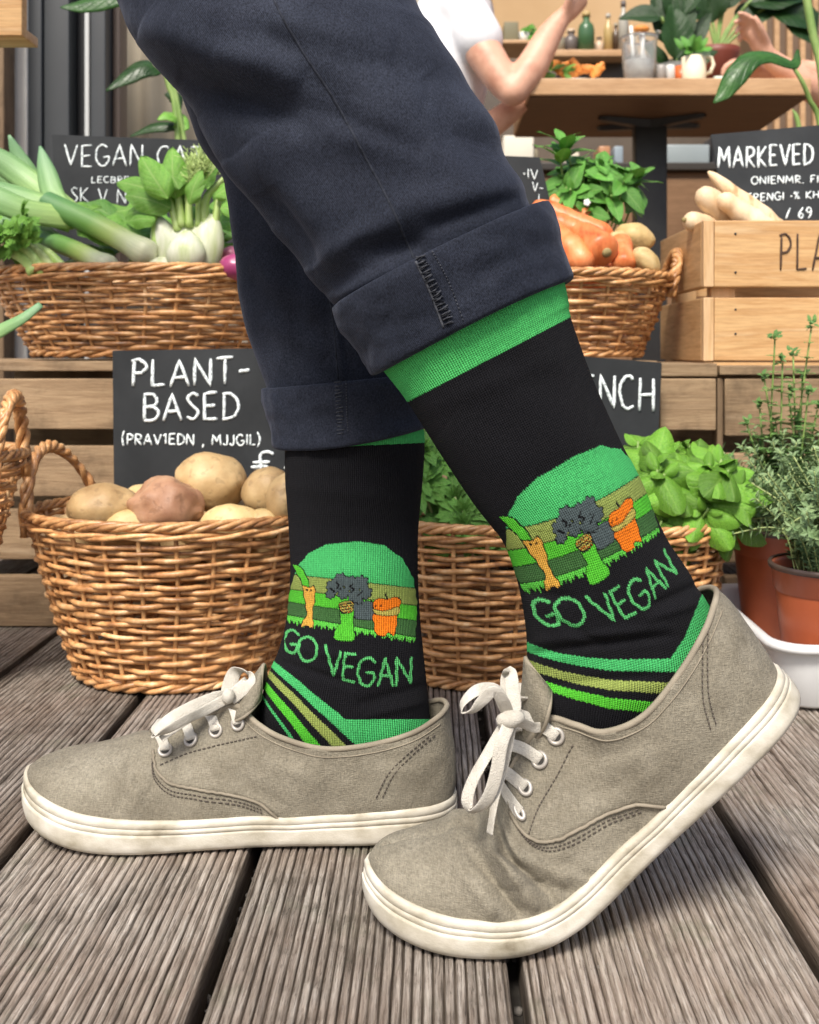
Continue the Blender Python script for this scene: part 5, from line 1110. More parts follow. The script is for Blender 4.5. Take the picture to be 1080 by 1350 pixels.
def shoe(lab, kind, place, top, seam, eye, tongue, stitch_eye, heel_st, folds):
    SH['k'] = .78 if kind == 'near' else .90
    NB, NT = 230, 64
    B = cr([(x, y, soleh(x) - .005) for x, y in BX], NB); T = cr(top, NB)
    T[:, 1] = np.maximum(T[:, 1], 0); B[:, 1] = np.maximum(B[:, 1], 0); B[0, 1] = B[-1, 1] = T[0, 1] = 0
    thr = top[12][0]
    def rib(i, n=NT):
        b = Vector(B[i]); tp = Vector(T[i]); w = smooth01((b.x - (top[9][0] - .01)) / .09); dz = tp.z - b.z
        if tp.x > thr: w = max(w, smooth01((tp.x - thr) / .03) * .9 + .1)
        out = Vector((b.x - tp.x, b.y - tp.y, 0)); on = out.normalized() if out.length > 1e-5 else Vector((0, 1, 0))
        side = Vector((0, 1, 0)) if b.x < .29 and b.x > .02 else Vector(((b.x - .04 if b.x <= .02 else b.x - .27), b.y, 0)).normalized()
        c1 = b + side * .0035 + Vector((0, 0, dz * (.38 + .24 * w))); c2 = tp + out * (.18 + .44 * w) - Vector((0, 0, dz * (.38 * (1 - w) + .02)))
        if b.x < .1: c2 += side * .003 * (1 - b.x / .1)
        o = []
        for k in range(n + 1):
            u = k / n; o.append(b * (1 - u) ** 3 + c1 * 3 * u * (1 - u) ** 2 + c2 * 3 * u * u * (1 - u) + tp * u ** 3)
        return o
    G = np.array([[list(p) for p in rib(i)] for i in range(NB)])        # lateral half, local, y>0 outwards
    # quarter panel stands proud of the vamp
    sx = np.array([s[0] for s in seam]); sz = np.array([s[1] for s in seam])
    x, z = G[:, :, 0], G[:, :, 2]; k = np.interp(x, sx, sz, left=-1, right=9); d = z - k
    q = np.clip(d / .0012, 0, 1); q = np.where((x > sx[-1]), 0, q); q = np.where(x < sx[0], 1, q)
    gu = np.gradient(G, axis=0); gv = np.gradient(G, axis=1); nn = np.cross(gv, gu); nn /= np.maximum(np.linalg.norm(nn, axis=2, keepdims=True), 1e-9)
    if nn[100, 30, 1] < 0: nn = -nn
    G2 = G + nn * (q[:, :, None] * .0013)
    cx_ = np.array([[noise.noise(Vector((p[0] * 28, p[1] * 28, p[2] * 28 + (5 if kind == 'near' else 0)))) + .5 * noise.noise(Vector((p[0] * 75, p[1] * 75, p[2] * 75))) for p in row] for row in G2]); fade = np.minimum(1, (G[:, :, 2] - B[:, None, 2]) / .01)[:, :, None]
    G2 = G2 + nn * cx_[:, :, None] * .0014 * fade
    for (a, b, c, e, w, amp) in folds:      # creases in side view x,z
        dx, dz_ = c - a, e - b; t = np.clip(((x - a) * dx + (z - b) * dz_) / (dx * dx + dz_ * dz_), 0, 1); dist = np.hypot(x - a - t * dx, z - b - t * dz_)
        G2 = G2 + nn * (amp * np.exp(-(dist / w) ** 2) * np.minimum(1, np.maximum(0, (z - B[:, None, 2]) / .008)))[:, :, None]
    G2[:, :, 1] = np.where(G[:, :, 1] < 1e-6, 0, G2[:, :, 1])
    G2[0, :, 1] = 0
    # local frame: lateral side faces the camera => y negative
    rows = G2; latv = rows.copy(); latv[:, :, 1] *= -1
    loc = lambda p: place(Vector(p))
    def pxfold(v, s):
        if s > 0 and v.y > (YN if kind == 'near' else YF) + .02: return v
        x_, y_ = pix(v); d_ = 0
        for (x0, y0, x1, y1, w_, a_) in (NEARF if kind == 'near' else FARF):
            dx, dy = x1 - x0, y1 - y0; t_ = ((x_ - x0) * dx + (y_ - y0) * dy) / (dx * dx + dy * dy); tc_ = max(0, min(1, t_))
            d_ += a_ * math.exp(-((x_ - x0 - tc_ * dx) ** 2 + (y_ - y0 - tc_ * dy) ** 2) / w_ ** 2) * (.25 + .75 * math.sin(PI * tc_) ** .5)
        return v + Vector((0, -.75, .65)) * d_
    bm = bmesh.new()
    for s, A in ((-1, latv), (1, rows)):
        vs = [[bm.verts.new(pxfold(loc(p), s)) for p in r] for r in A]
        for i in range(NB - 1):
            for j in range(NT):
                f = (vs[i][j], vs[i + 1][j], vs[i + 1][j + 1], vs[i][j + 1])
                try: bm.faces.new(f if s > 0 else f[::-1])
                except ValueError: pass
    bmesh.ops.remove_doubles(bm, verts=bm.verts[:], dist=2e-5); bmesh.ops.recalc_face_normals(bm, faces=bm.faces[:])
    up = part('shoe', bm, MAT['canvas'], me_, label=lab)
    m = up.modifiers.new('s', 'SOLIDIFY'); m.thickness = .0022; m.offset = -1
    # raycast helper in local space
    vsl = [Vector(p) for r in latv for p in r]; fl = [(i * (NT + 1) + j, (i + 1) * (NT + 1) + j, (i + 1) * (NT + 1) + j + 1, i * (NT + 1) + j + 1) for i in range(NB - 1) for j in range(NT)]
    tree = BVHTree.FromPolygons(vsl, fl)
    def S(x, z, lift=0, side=-1):
        r = tree.ray_cast(Vector((x, -.2, z)), Vector((0, 1, 0)))
        if r[0] is None: return None
        n = r[1] if r[1].y < 0 else -r[1]; p = r[0] + n * lift
        if side > 0: p = Vector((p.x, -p.y, p.z))
        return p
    def line(mb, path, n, r, lift, both=True, sxx=1):
        for sd_ in ((-1, 1) if both else (-1,)):
            pts = [S(a, b, lift, sd_) for a, b in cr(path, n)]; pts = [loc(p) for p in pts if p]
            if len(pts) > 2: mb.tube(pts, r, 6, sx=sxx)
    def dash(path, n, r=.00042, lift=.0004):
        q = cr(path, 2 * n + 1)
        for sd_ in (-1, 1):
            for k in range(n):
                a = S(*q[2 * k], lift, sd_); b = S(*(q[2 * k] + (q[2 * k + 1] - q[2 * k]) * 1.25), lift, sd_)
                if a and b: mb.tube([loc(a), loc(b)], r, 5)
    # sole
    out = [(x_, y_) for x_, y_ in cr(BX, 110)]; loop = [(x_, -max(0, y_)) for x_, y_ in out] + [(x_, max(0, y_)) for x_, y_ in out[-2:0:-1]]; n = len(loop); nor = []
    for i in range(n):
        a = Vector((*loop[i - 2], 0)); b = Vector((*loop[(i + 2) % n], 0)); t = (b - a).normalized(); nor.append(Vector((t.y, -t.x, 0)) if True else 0)
    if nor[40].y > 0: nor = [-v for v in nor]
    profl = [(-.014, 0, 0), (-.003, 0, .0002), (.0015, 0, .0012), (.0032, 0, .004), (.0036, .30, 0), (.0038, .54, 0), (.0038, .605, 0), (.0034, .61, 0), (.0034, .625, 0), (.0037, .63, 0), (.0037, .77, 0), (.0034, .775, 0), (.0034, .785, 0), (.0036, .79, 0), (.0033, .94, 0), (.0022, .995, 0), (.0005, 1.01, 0), (-.003, .98, 0)]
    rows = []
    for (o, zf, za) in profl:
        r_ = []
        for i, (x_, y_) in enumerate(loop):
            h = soleh(x_); e = o
            if x_ > .205 and 0 < zf < .62: e += .0009 * smooth01((x_ - .205 - zf * .012) / .002)
            if o > 0: e += .0004 * noise.noise(Vector((x_ * 40, y_ * 40, zf * 3))) + (.0002 * noise.noise(Vector((x_ * 160, y_ * 160, zf * 9))))
            zw = .0007 * noise.noise(Vector((x_ * 30, y_ * 30, 7))) if zf > .5 else 0
            p = Vector((x_, y_, 0)) + nor[i] * e; r_.append(loc((p.x, p.y, zf * h + za + zw)))
        rows.append(r_)
    mb = MB(); mb.grid(rows, closed_u=True); mb.f.append(tuple(n - 1 - i for i in range(n)))
    bm = bmesh.new(); me2 = bpy.data.meshes.new('x'); me2.from_pydata(mb.v, [], mb.f); bm.from_mesh(me2); bmesh.ops.recalc_face_normals(bm, faces=bm.faces[:])
    part('sole', bm, MAT['rubber'], up, label='scuffed white rubber sole')
    # insole
    mb = MB(); cen = Vector((.16, 0, .018)); mb.grid([[loc(Vector((x_ * .96 + .005, y_ * .9, .018))) for x_, y_ in loop], [loc(cen)] * n], closed_u=True); part('insole', mb, MAT['pipe'], up)
    # binding round collar
    cl = [(-1, i) for i in range(0, NB) if T[i, 0] < thr - .001 or T[i, 1] > 0.0005]; pts = [Vector((T[i, 0], -T[i, 1], T[i, 2] + .0002)) for _, i in cl][::3]; ptsm = [Vector((p.x, -p.y, p.z)) for p in pts]
    full = ptsm[::-1] + pts[1:]; full = cr(full, 200)
    mb = MB(); mb.tube([loc(p) for p in full], .0021, 8); part('collar_binding', mb, MAT['pipe'], up)
    def line1(name, path, n_, r_, lift, mt):
        for sd_ in (-1, 1):
            pts = [S(a, b, lift, sd_) for a, b in cr(path, n_)]; pts = [loc(p) for p in pts if p]
            if len(pts) > 2: m_ = MB(); m_.tube(pts, r_, 6); part(name, m_, mt, up)
    line1('piping', seam, 60, .0011, .0010, MAT['pipe'])
    def dash(path, n_, r_=.00042, lift=.0009):
        q = cr(path, 2 * n_ + 1)
        for sd_ in (-1, 1):
            m_ = MB()
            for k in range(n_):
                a = S(*q[2 * k], lift, sd_); b = S(*(q[2 * k] + (q[2 * k + 1] - q[2 * k]) * 1.25), lift, sd_)
                if a and b: m_.tube([loc(a), loc(b)], r_, 5)
            part('stitching', m_, MAT['thread'], up, kind='stuff')
    s2 = [(a + .0004, b - .0038) for a, b in seam[1:]]; dash(s2, 34); s3 = [(a, b - .0062) for a, b in seam[1:]]; dash(s3, 32)
    dash(stitch_eye, 22)
    for ofs in (0, .0045): dash([(a + ofs, b) for a, b in heel_st], 17)
    cst = [(T[i, 0], T[i, 2] - .0052) for i in range(22, 120, 7) if T[i, 0] < top[8][0]]
    line1('collar_seam', cst, 70, .00045, .0002, MAT['pipe'])
    # tongue
    tg = cr(tongue, 30); rows = []
    for i, (tx_, tz_) in enumerate(tg):
        u = i / 29; hw = .010 + .006 * min(1, u / .55) + .012 * smooth01((u - .5) / .3) - (.012 * max(0, (u - .8) / .2) ** 2); rows.append([loc((tx_ - .0 * abs(s), s * hw, tz_ - .016 * s * s * (.4 + u * .9))) for s in [j / 8 - 1 for j in range(17)]])
    o = part('tongue', MB().grid(rows), MAT['canvas'], up); md = o.modifiers.new('s', 'SOLIDIFY'); md.thickness = .003; md.offset = 0
    mb = MB(); mb.tube([rows[k][0] for k in range(12, 30)] + rows[-1][1:-1] + [rows[k][-1] for k in range(29, 11, -1)], .0015, 6); part('tongue_binding', mb, MAT['pipe'], o)
    # eyelets and laces
    for (ex, ez) in eye:
        for sd_ in (-1, 1):
            p = S(ex, ez, .0008, -1); e1 = S(ex + .003, ez, .0008); e2 = S(ex, ez + .003, .0008)
            if not (p and e1 and e2): continue
            a = (e1 - p).normalized(); b = (e2 - p); b = (b - a * b.dot(a)).normalized()
            f = lambda v: loc(Vector((v.x, v.y * (-sd_), v.z)))
            R = .0043; ring = [f(p + a * (R * math.cos(2 * PI * k / 24)) + b * (R * math.sin(2 * PI * k / 24))) for k in range(24)]
            part('eyelet', MB().tube(ring, .00135, 8, closed=True), MAT['eyelet'], up)
            nrm = a.cross(b); nrm = nrm if nrm.y < 0 else -nrm
            disc = [f(p - nrm * .0001 + a * (.0034 * math.cos(2 * PI * k / 16)) + b * (.0034 * math.sin(2 * PI * k / 16))) for k in range(16)]; mb = MB(); mb.v = [tuple(v) for v in disc]; mb.f = [tuple(range(16))]; part('eyelet_hole', mb, MAT['dark_in'], up)  # dark disc stands in for the shade inside the eyelet
    lw = []
    for k_, (ex, ez) in enumerate(eye):
        p = S(ex, ez, .0008)
        if not p: continue
        tx_ = ex + .011; tzz = float(np.interp(-tx_, [-a for a, _ in tg], [b for _, b in tg])) + .0035
        ctl = [p + Vector((-.0002, .0035, -.0025)), p + Vector((.000, -.0004, .0012)), Vector((ex + .004, p.y * .78, max(ez + (tzz - ez) * .62, ez + .003))), Vector((tx_, p.y * .4, tzz)), Vector((tx_, 0, tzz + .001))]
        ctl = ctl + [Vector((c.x, -c.y, c.z)) for c in ctl[-2::-1]]; pts = cr(ctl, 40); wd = [loc(Vector(q) + Vector((.01, 0, -.002))) - loc(q) for q in pts]
        mb = MB(); mb.ribbon([loc(q) for q in pts], wd, [.0074 if 3 < i < 36 else .0055 for i in range(40)], .0011); part('lace', mb, MAT['lace'], up)
    for k_ in range(len(eye) - 1):      # crossing laces under the bars
        a = eye[k_]; b = eye[k_ + 1]
        for sd_ in (-1, 1):
            tz = lambda xx: float(np.interp(-xx, [-q for q, _ in tg], [q for _, q in tg])) + .0018
            pts = cr([Vector((a[0], sd_ * .014, tz(a[0]) - .001)), Vector(((a[0] + b[0]) / 2, 0, tz((a[0] + b[0]) / 2) + .0005)), Vector((b[0], -sd_ * .014, tz(b[0]) - .001))], 16)
            mb = MB(); mb.ribbon([loc(q) for q in pts], [loc(Vector(q) + Vector((.007, sd_ * .007, 0))) - loc(q) for q in pts], .0065, .0013); part('lace', mb, MAT['lace'], up)
    return up
YF = .805
YN = .675
NEARF = [(598, 1098, 692, 1205, 8, -.0045), (618, 1095, 705, 1185, 8, .0035), (655, 1122, 752, 1176, 7, -.0045), (640, 1112, 722, 1195, 6, .0022), (700, 1152, 738, 1198, 6, -.0022), (578, 1110, 662, 1218, 10, .0024), (690, 1135, 790, 1168, 7, .0025), (600, 1120, 640, 1190, 6, -.0015), (760, 1150, 800, 1160, 6, -.0018), (780, 1000, 850, 980, 12, -.0015), (800, 1060, 900, 1000, 14, .0012), (900, 900, 960, 960, 12, -.0012)]
FARF = [(130, 1010, 165, 1060, 8, -.0016), (150, 1005, 185, 1060, 8, .0014), (168, 1000, 196, 1050, 6, -.0014), (330, 1000, 420, 1040, 12, .0014), (300, 1020, 380, 1062, 9, -.0012), (480, 1010, 560, 1020, 10, .0012)]
def place_far(p):
    x, y, z = p; lift = 2.2 * max(0, x - .245) ** 2 * 1.0
    return Vector(((597 - 573) * YF / F * .985 - x * 1.0 * (570 * .787 / F / LSH), YF + y, z + lift + .001))
def spine_near(s):
    """s from toe: position X,Z and slope"""
    X, Z = (487 - 573) * YN / F, 0.0; a0, a1, am = .060, .166, math.radians(42); n = 80; ds = s / n
    for i in range(n):
        q = (i + .5) * ds; f = am * smooth01((q - a0) / (a1 - a0)); X += ds * math.cos(f); Z += ds * math.sin(f)
    return X, Z, am * smooth01((s - a0) / (a1 - a0))
_sp = [spine_near(LSH * 1.03 * i / 200) for i in range(201)]
def place_near(p):
    x, y, z = p; s = (LSH - x) * 1.0; f = max(0, min(1, s / (LSH * 1.03))) * 200; i = min(199, int(f)); f -= i
    X, Z, a = [_sp[i][k] * (1 - f) + _sp[i + 1][k] * f for k in range(3)]
    lift = 2.6 * max(0, x - .262) ** 2; z = z * 1.0
    if s < 0: X += s
    return Vector((X - math.sin(a) * z, YN + y, Z + math.cos(a) * z + lift + .001))
far_shoe = shoe('far taupe canvas shoe standing flat on the deck', 'far', place_far, TOPF,
    [(.125, .020), (.139, .032), (.156, .038), (.1845, .043), (.204, .047), (.216, .056), (.2205, .066)], [(.212, .0665), (.194, .0725), (.176, .079), (.159, .085)],
    [(.226, .072), (.21, .0795), (.19, .0875), (.173, .095), (.161, .103), (.151, .112), (.144, .121)], [(.214, .0585), (.19, .066), (.165, .072), (.143, .078)], [(.014, .077), (.030, .066), (.044, .052), (.052, .036)],
    [(.235, .066, .240, .034, .004, -.0016), (.222, .05, .230, .034, .004, .0012), (.250, .060, .262, .036, .004, -.0008), (.10, .05, .15, .07, .007, .0012), (.13, .035, .20, .055, .006, -.001), (.19, .072, .15, .055, .006, .001)])
near_shoe = shoe('near taupe canvas shoe bent at the toes with its heel lifted', 'near', place_near, TOPN,
    [(.105, .020), (.118, .034), (.134, .0405), (.15, .0445), (.166, .049), (.180, .0555), (.1895, .064), (.194, .071), (.1965, .077)], [(.181, .0745), (.163, .0815), (.145, .0865), (.128, .0905)],
    [(.194, .083), (.178, .0905), (.160, .098), (.143, .1065), (.131, .115), (.120, .125), (.113, .132)], [(.188, .062), (.165, .069), (.145, .074), (.122, .081)], [(.016, .079), (.030, .066), (.042, .052), (.050, .036)],
    [(.262, .070, .226, .026, .0042, -.0040), (.248, .072, .212, .028, .0040, .0032), (.236, .072, .196, .030, .0040, -.0036), (.222, .066, .182, .030, .0036, .0026), (.276, .064, .246, .030, .0050, .0022), (.216, .052, .17, .034, .004, -.0016), (.238, .040, .190, .036, .003, -.0014), (.09, .05, .14, .07, .008, .001)])
# bows
def bow(pts3, n, w, parent, ang=0.0, th=.0009, name='lace_loop'):
    pts = [Vector(p) for p in cr([P(*q[:3]) for q in pts3], n)]; an = cr([(q[3],) for q in pts3], n)[:, 0]; wd = []
    for i in range(n):
        t = (pts[min(i + 1, n - 1)] - pts[max(i - 1, 0)]).normalized(); side = t.cross(Vector((0, 1, 0)))
        side = side.normalized() if side.length > 1e-4 else Vector((1, 0, 0)); a = math.radians(an[i]); wd.append(side * math.cos(a) + t.cross(side) * math.sin(a))
    part(name, MB().ribbon(pts, wd, w, th), MAT['lace'], parent)
Z = lambda L, ox=590, oy=870, s=5.4: [(ox + a / s, oy + b / s, d, an) for a, b, d, an in L]
bow(Z([(440, 420, .640, 0), (400, 320, .637, 10), (340, 215, .634, 20), (215, 215, .628, 40), (115, 300, .625, 70), (105, 370, .624, 85), (180, 365, .622, 50), (250, 290, .62, 15), (330, 225, .62, 10), (400, 300, .624, 5), (440, 410, .632, 0)]), 60, .0072, near_shoe)
bow(Z([(455, 440, .632, 0), (440, 300, .640, 0), (425, 180, .645, 5), (430, 95, .648, 30), (450, 100, .640, 30), (462, 200, .634, 10), (475, 320, .63, 0), (460, 430, .628, 0)]), 50, .0085, near_shoe)
bow(Z([(440, 440, .632, 0), (380, 520, .630, 30), (280, 680, .628, 50), (180, 860, .626, 45), (140, 1000, .625, 30), (165, 1075, .624, 55), (230, 1055, .62, 30), (300, 960, .616, 10), (350, 800, .615, 5), (385, 600, .618, 5), (440, 450, .626, 0)]), 70, .0078, near_shoe)
bow(Z([(460, 440, .632, 20), (440, 580, .630, 40), (400, 760, .626, 40), (345, 950, .62, 40), (320, 1100, .618, 60), (300, 1240, .617, 60)]), 50, .0062, near_shoe, name='lace_end')
bow(Z([(470, 420, .632, 0), (540, 450, .640, 0), (610, 480, .648, 0), (670, 480, .652, 0)]), 20, .0065, near_shoe, name='lace_end')
kp = P(673, 948, .628); part('knot', MB().ell(kp, (.0085, .0058, .0052), 18, 12, Matrix.Rotation(-.15, 3, 'Y'), .12, 2.2), MAT['lace'], near_shoe)
Z2 = lambda L: Z(L, 190, 870, 6.353)
bow(Z2([(690, 300, .79, 0), (600, 310, .785, 10), (430, 375, .775, 20), (230, 480, .765, 30), (95, 590, .76, 60), (90, 640, .758, 85), (190, 590, .757, 40), (350, 500, .762, 20), (520, 420, .775, 10), (680, 330, .785, 0)]), 70, .0078, far_shoe)
bow(Z2([(700, 300, .79, 0), (560, 390, .785, 20), (400, 480, .775, 30), (250, 580, .765, 40), (140, 665, .76, 50)]), 40, .0062, far_shoe, name='lace_end')
bow(Z2([(700, 300, .79, 0), (720, 200, .795, 10), (760, 110, .80, 20), (820, 85, .80, 60), (880, 130, .798, 60), (870, 190, .792, 20), (800, 260, .788, 10), (720, 320, .785, 0)]), 50, .011, far_shoe)
bow(Z2([(720, 300, .788, 0), (760, 340, .787, 0), (800, 385, .79, 0)]), 12, .006, far_shoe, name='lace_end')
part('knot', MB().ell(P(301, 918, .783), (.0048, .0042, .0056), 18, 12, None, .12, 2.2), MAT['lace'], far_shoe)

# ---------------------------------------------------------------- cafe interior: table, people, shelves
TD = 2.6
t = thing('cafe_table', 'oak topped cafe table on a black pedestal behind the counter plants', 'table', P(860, 463, 2.85) + Vector((0, 0, -.11)))
a = P(697, 125, TD); b = P(1070, 102.5, TD)
part('table_top', bevbox((a.x, TD, a.z), (b.x, TD + .5, b.z), .004), MAT['table'], t, smooth=False)
part('underside', bevbox((a.x + .004, TD + .012, a.z - .004), (b.x - .004, TD + .496, a.z - .0005), .001), MAT['table_shaded'], t, smooth=False)
pm = MB(); pc_ = P(857, 150, 2.87); pz = a.z - .006
def cross(mb, c, z, L, w, h, an):
    for q in an:
        d = Vector((math.cos(q), math.sin(q), 0)); s = Vector((-d.y, d.x, 0)); rows = []
        for u, hh, ww in ((-1, .3, .3), (-.9, .5, .7), (-.5, .7, .8), (0, 1, 1), (.5, .7, .8), (.9, .5, .7), (1, .3, .3)):
            p = Vector((c.x, c.y, z)) + d * (L * u); rows.append([p - s * w * ww, p + s * w * ww, p + s * w * ww * .7 - Vector((0, 0, h * hh)), p - s * w * ww * .7 - Vector((0, 0, h * hh))])
        mb.grid(rows, closed_u=True)
cross(pm, pc_, pz, .155, .024, .022, (.35, -.6)); part('top_bracket', pm, MAT['black'], t, smooth=False)
part('pedestal', bevbox((P(836, 0, 2.87).x, 2.85, .27), (P(878, 0, 2.87).x, 2.90, pz - .015), .004), MAT['black'], t)
pm = MB(); cross(pm, Vector((pc_.x, pc_.y, 0)), .285, .24, .03, .02, (.78, -.78)); part('foot', pm, MAT['black'], t, smooth=False)
tz = b.z
glass = bpy.data.materials.new('glass'); glass.use_nodes = True; gb = glass.node_tree.nodes['Principled BSDF']; gb.inputs['Base Color'].default_value = (.93, .95, .95, 1); gb.inputs['Roughness'].default_value = .06; gb.inputs['Transmission Weight'].default_value = .9; gb.inputs['IOR'].default_value = 1.3
def onT(px, d): return Vector(((px - CX) * d / F, d, tz))
def lathe_thing(name, label, cat, px, d, prof, mat, pname='body', n=28, group=None):
    c = onT(px, d); t = thing(name, label, cat, c, group); part(pname, MB().lathe(c, prof, n), mat, t); return t, c
s = 2.7 / F
tg, c = lathe_thing('glass_pitcher', 'clear glass pitcher with water and straws on the oak table', 'pitcher', 843, 2.7, [(.001, .003), (19 * s, .003), (20 * s, .012), (22.5 * s, 40 * s), (23.5 * s, 62 * s), (26 * s, 66 * s), (25 * s, 66.5 * s), (22 * s, 62 * s), (21 * s, 40 * s), (18.5 * s, .014), (.001, .012)], glass)
part('water', MB().lathe(c, [(.001, .015), (17.5 * s, .016), (20 * s, 34 * s), (.001, 34 * s)]), M('cloudy_water', (.42, .40, .38), (.62, .60, .58), 60, .1, .4, 60), tg)
for k, (x0, x1) in enumerate(((836, 832), (846, 849), (852, 843))):
    part('straw', MB().tube([P(x0, 92, 2.70 + .005 * k), P(x1, 34, 2.7 + .01 * k)], .0045, 8), flat('white_straw', (.72, .72, .7)), tg)
part('spout', MB().ell(P(868, 42, 2.7), (.008, .008, .005), 10, 6), glass, tg)
part('citrus_slice', MB().ell(P(846, 38, 2.7), (.02, .012, .01), 12, 8), flat('orange_slice', (.6, .22, .04)), tg)
for k in range(2):
    tt, c = lathe_thing('shaker', ['steel salt shaker right of the pitcher', 'pale capped shaker left of the orange cup'][k], 'shaker', (872, 884)[k], 2.68, [(.001, .001), (6 * s, .001), (6 * s, 22 * s), (5.5 * s, 27 * s), (.001, 28 * s)], [flat('brushed_steel', (.3, .28, .26), .35), flat('white_cap', (.6, .6, .58), .3)][k])
tt, c = lathe_thing('cup', 'orange cup half hidden behind the cream mug', 'cup', 899, 2.72, [(.001, .001), (10 * s, .001), (12 * s, 30 * s), (11 * s, 30 * s), (9 * s, .006), (.001, .005)], flat('orange_glaze', (.55, .12, .03), .35))
tm, c = lathe_thing('mug', 'cream mug with its handle to the right on the oak table', 'mug', 915, 2.68, [(.001, .001), (14 * s, .001), (15.5 * s, .006), (16 * s, 37 * s), (14.5 * s, 37.5 * s), (14 * s, .01), (.001, .009)], flat('cream_glaze', (.78, .70, .52), .3))
part('handle', MB().tube([P(930, 74, 2.68), P(938, 76, 2.68), P(941, 85, 2.68), P(937, 95, 2.68), P(929, 98, 2.68)], .005, 8), flat('cream_glaze', (.78, .70, .52), .3), tm)
ts = part('soap_dish', bevbox((onT(939, 2.7).x, 2.68, tz), (onT(972, 2.7).x, 2.74, tz + 14 * s), .006), flat('pale_mint', (.52, .58, .50), .4)); setp(ts, 'pale green butter dish right of the cream mug', 'dish')
tp = thing('plate', 'plate of salad and orange chips at the left end of the oak table', 'plate', onT(757, 2.74)); part('dish', MB().lathe(onT(757, 2.74), [(.001, .002), (.05, .002), (.088, .011), (.089, .013), (.05, .006), (.001, .005)], 36), flat('plate_glaze', (.75, .73, .68), .25), tp)
r = random.Random(8)
for k in range(9):
    q = P(772 + r.uniform(-34, 22), 92 + r.uniform(-6, 4), 2.74 + r.uniform(-.03, .03)); R = Matrix.Rotation(r.uniform(-1, 1), 3, 'Y')
    part('crisp', MB().ell(q, (.026, .012, .012), 9, 6, R, .5, 2, k), flat('orange_crisp', (.75, .27, .05)), tp, smooth=False)
for k in range(14):
    put(gl[k % 3], P(728 + r.uniform(-12, 16), 96 + r.uniform(-6, 4), 2.72 + r.uniform(-.03, .03)), rv(r) + Vector((0, -.3, .3)), Vector((0, -1, 1)), .04, tp, 'salad_leaf')
tb, c = lathe_thing('glass_bowl', 'small clear glass bowl between the plate and the pitcher', 'bowl', 809, 2.80, [(.001, .002), (10 * s, .002), (17 * s, 22 * s), (16 * s, 22 * s), (9 * s, .006), (.001, .005)], glass)
# people -------------------------------------------------
def body(name, chains, vox, mat, parent, label=None):
    mb = MB()
    for pts, rr in chains:
        n = max(10, len(pts) * 6); A = cr(pts, n); R = np.interp(np.linspace(0, 1, n), np.linspace(0, 1, len(rr)), rr); mb.tube(A, list(R), 16)
        mb.ell(A[0], (R[0],) * 3, 14, 10); mb.ell(A[-1], (R[-1],) * 3, 14, 10)
    o = part(name, mb, mat, parent, label=label); m = o.modifiers.new('r', 'REMESH'); m.mode = 'VOXEL'; m.voxel_size = vox; m.use_smooth_shade = True
    m2 = o.modifiers.new('s', 'SMOOTH'); m2.iterations = 6; m2.factor = .6; return o
def hand(wr, pd, curl_dir, s, side):
    """palm and five fingers: wr wrist, pd direction to knuckles, curl_dir where fingers curl, side towards the thumb"""
    pd = Vector(pd).normalized(); cd = Vector(curl_dir).normalized(); sd_ = Vector(side).normalized(); ch = []
    k0 = wr + pd * (.085 * s)
    ch.append(([wr, wr + pd * .04 * s, k0], [.026 * s, .030 * s, .026 * s])); ch.append(([wr + sd_ * .018 * s, k0 + sd_ * .022 * s], [.016 * s, .015 * s])); ch.append(([wr - sd_ * .018 * s, k0 - sd_ * .024 * s], [.015 * s, .013 * s]))
    for k, (o, L, c) in enumerate(((.030, .062, .5), (.010, .070, .7), (-.011, .066, .9), (-.030, .052, 1.05))):
        b = k0 + sd_ * o * s; d1 = (pd * math.cos(c * .7) + cd * math.sin(c * .7)); d2 = (pd * math.cos(c * 1.7) + cd * math.sin(c * 1.7)); d3 = (pd * math.cos(c * 2.5) + cd * math.sin(c * 2.5))
        p1 = b + d1 * L * .45 * s; p2 = p1 + d2 * L * .32 * s; p3 = p2 + d3 * L * .25 * s; ch.append(([b, p1, p2, p3], [.0105 * s, .0098 * s, .009 * s, .0075 * s]))
    tb_ = wr + pd * .025 * s + sd_ * .024 * s; td = (sd_ * .7 + pd * .7 + cd * .35).normalized(); ch.append(([tb_, tb_ + td * .035 * s, tb_ + td * .055 * s + pd * .012 * s, tb_ + td * .06 * s + pd * .032 * s], [.015 * s, .0125 * s, .011 * s, .0085 * s])); return ch
D2 = 2.74
tp = thing('person', 'person in a white t-shirt with one elbow at the end of the oak table', 'person', P(592, 500, D2))
sk = []
sk.append(([P(612, 22, D2 - .05), P(640, 72, D2 - .1), P(668, 112, D2 - .13), P(681, 118, D2 - .14)], [.050, .047, .040, .034])); sk.append(([P(676, 120, D2 - .14), P(700, 90, D2 - .12), P(722, 50, D2 - .10), P(738, 27, D2 - .09)], [.038, .041, .034, .025]))
sk += hand(P(740, 25, D2 - .09), (.62, .1, .6), (-.4, .0, .8), .8, (-.2, -.9, .1))
sk.append(([P(585, 190, D2 + .02), P(635, 172, D2 - .02), P(668, 150, D2 - .02), P(690, 132, D2 + .0)], [.034, .036, .032, .025])); sk.append(([P(592, 60, D2 + .1), P(590, 120, D2 + .09), P(586, 185, D2 + .03)], [.045, .04, .036]))
sk.append(([P(615, 10, D2 + .03), P(632, -25, D2 + .02)], [.052, .048])); sk.append(([P(640, -62, D2), P(648, -78, D2)], [.085, .088])); sk.append(([P(655, -35, D2), P(668, -14, D2 - .02)], [.06, .022])); sk.append(([P(684, -60, D2), P(688, -52, D2)], [.014, .012]))
body('body', sk, .0055, MAT['skin'], tp)
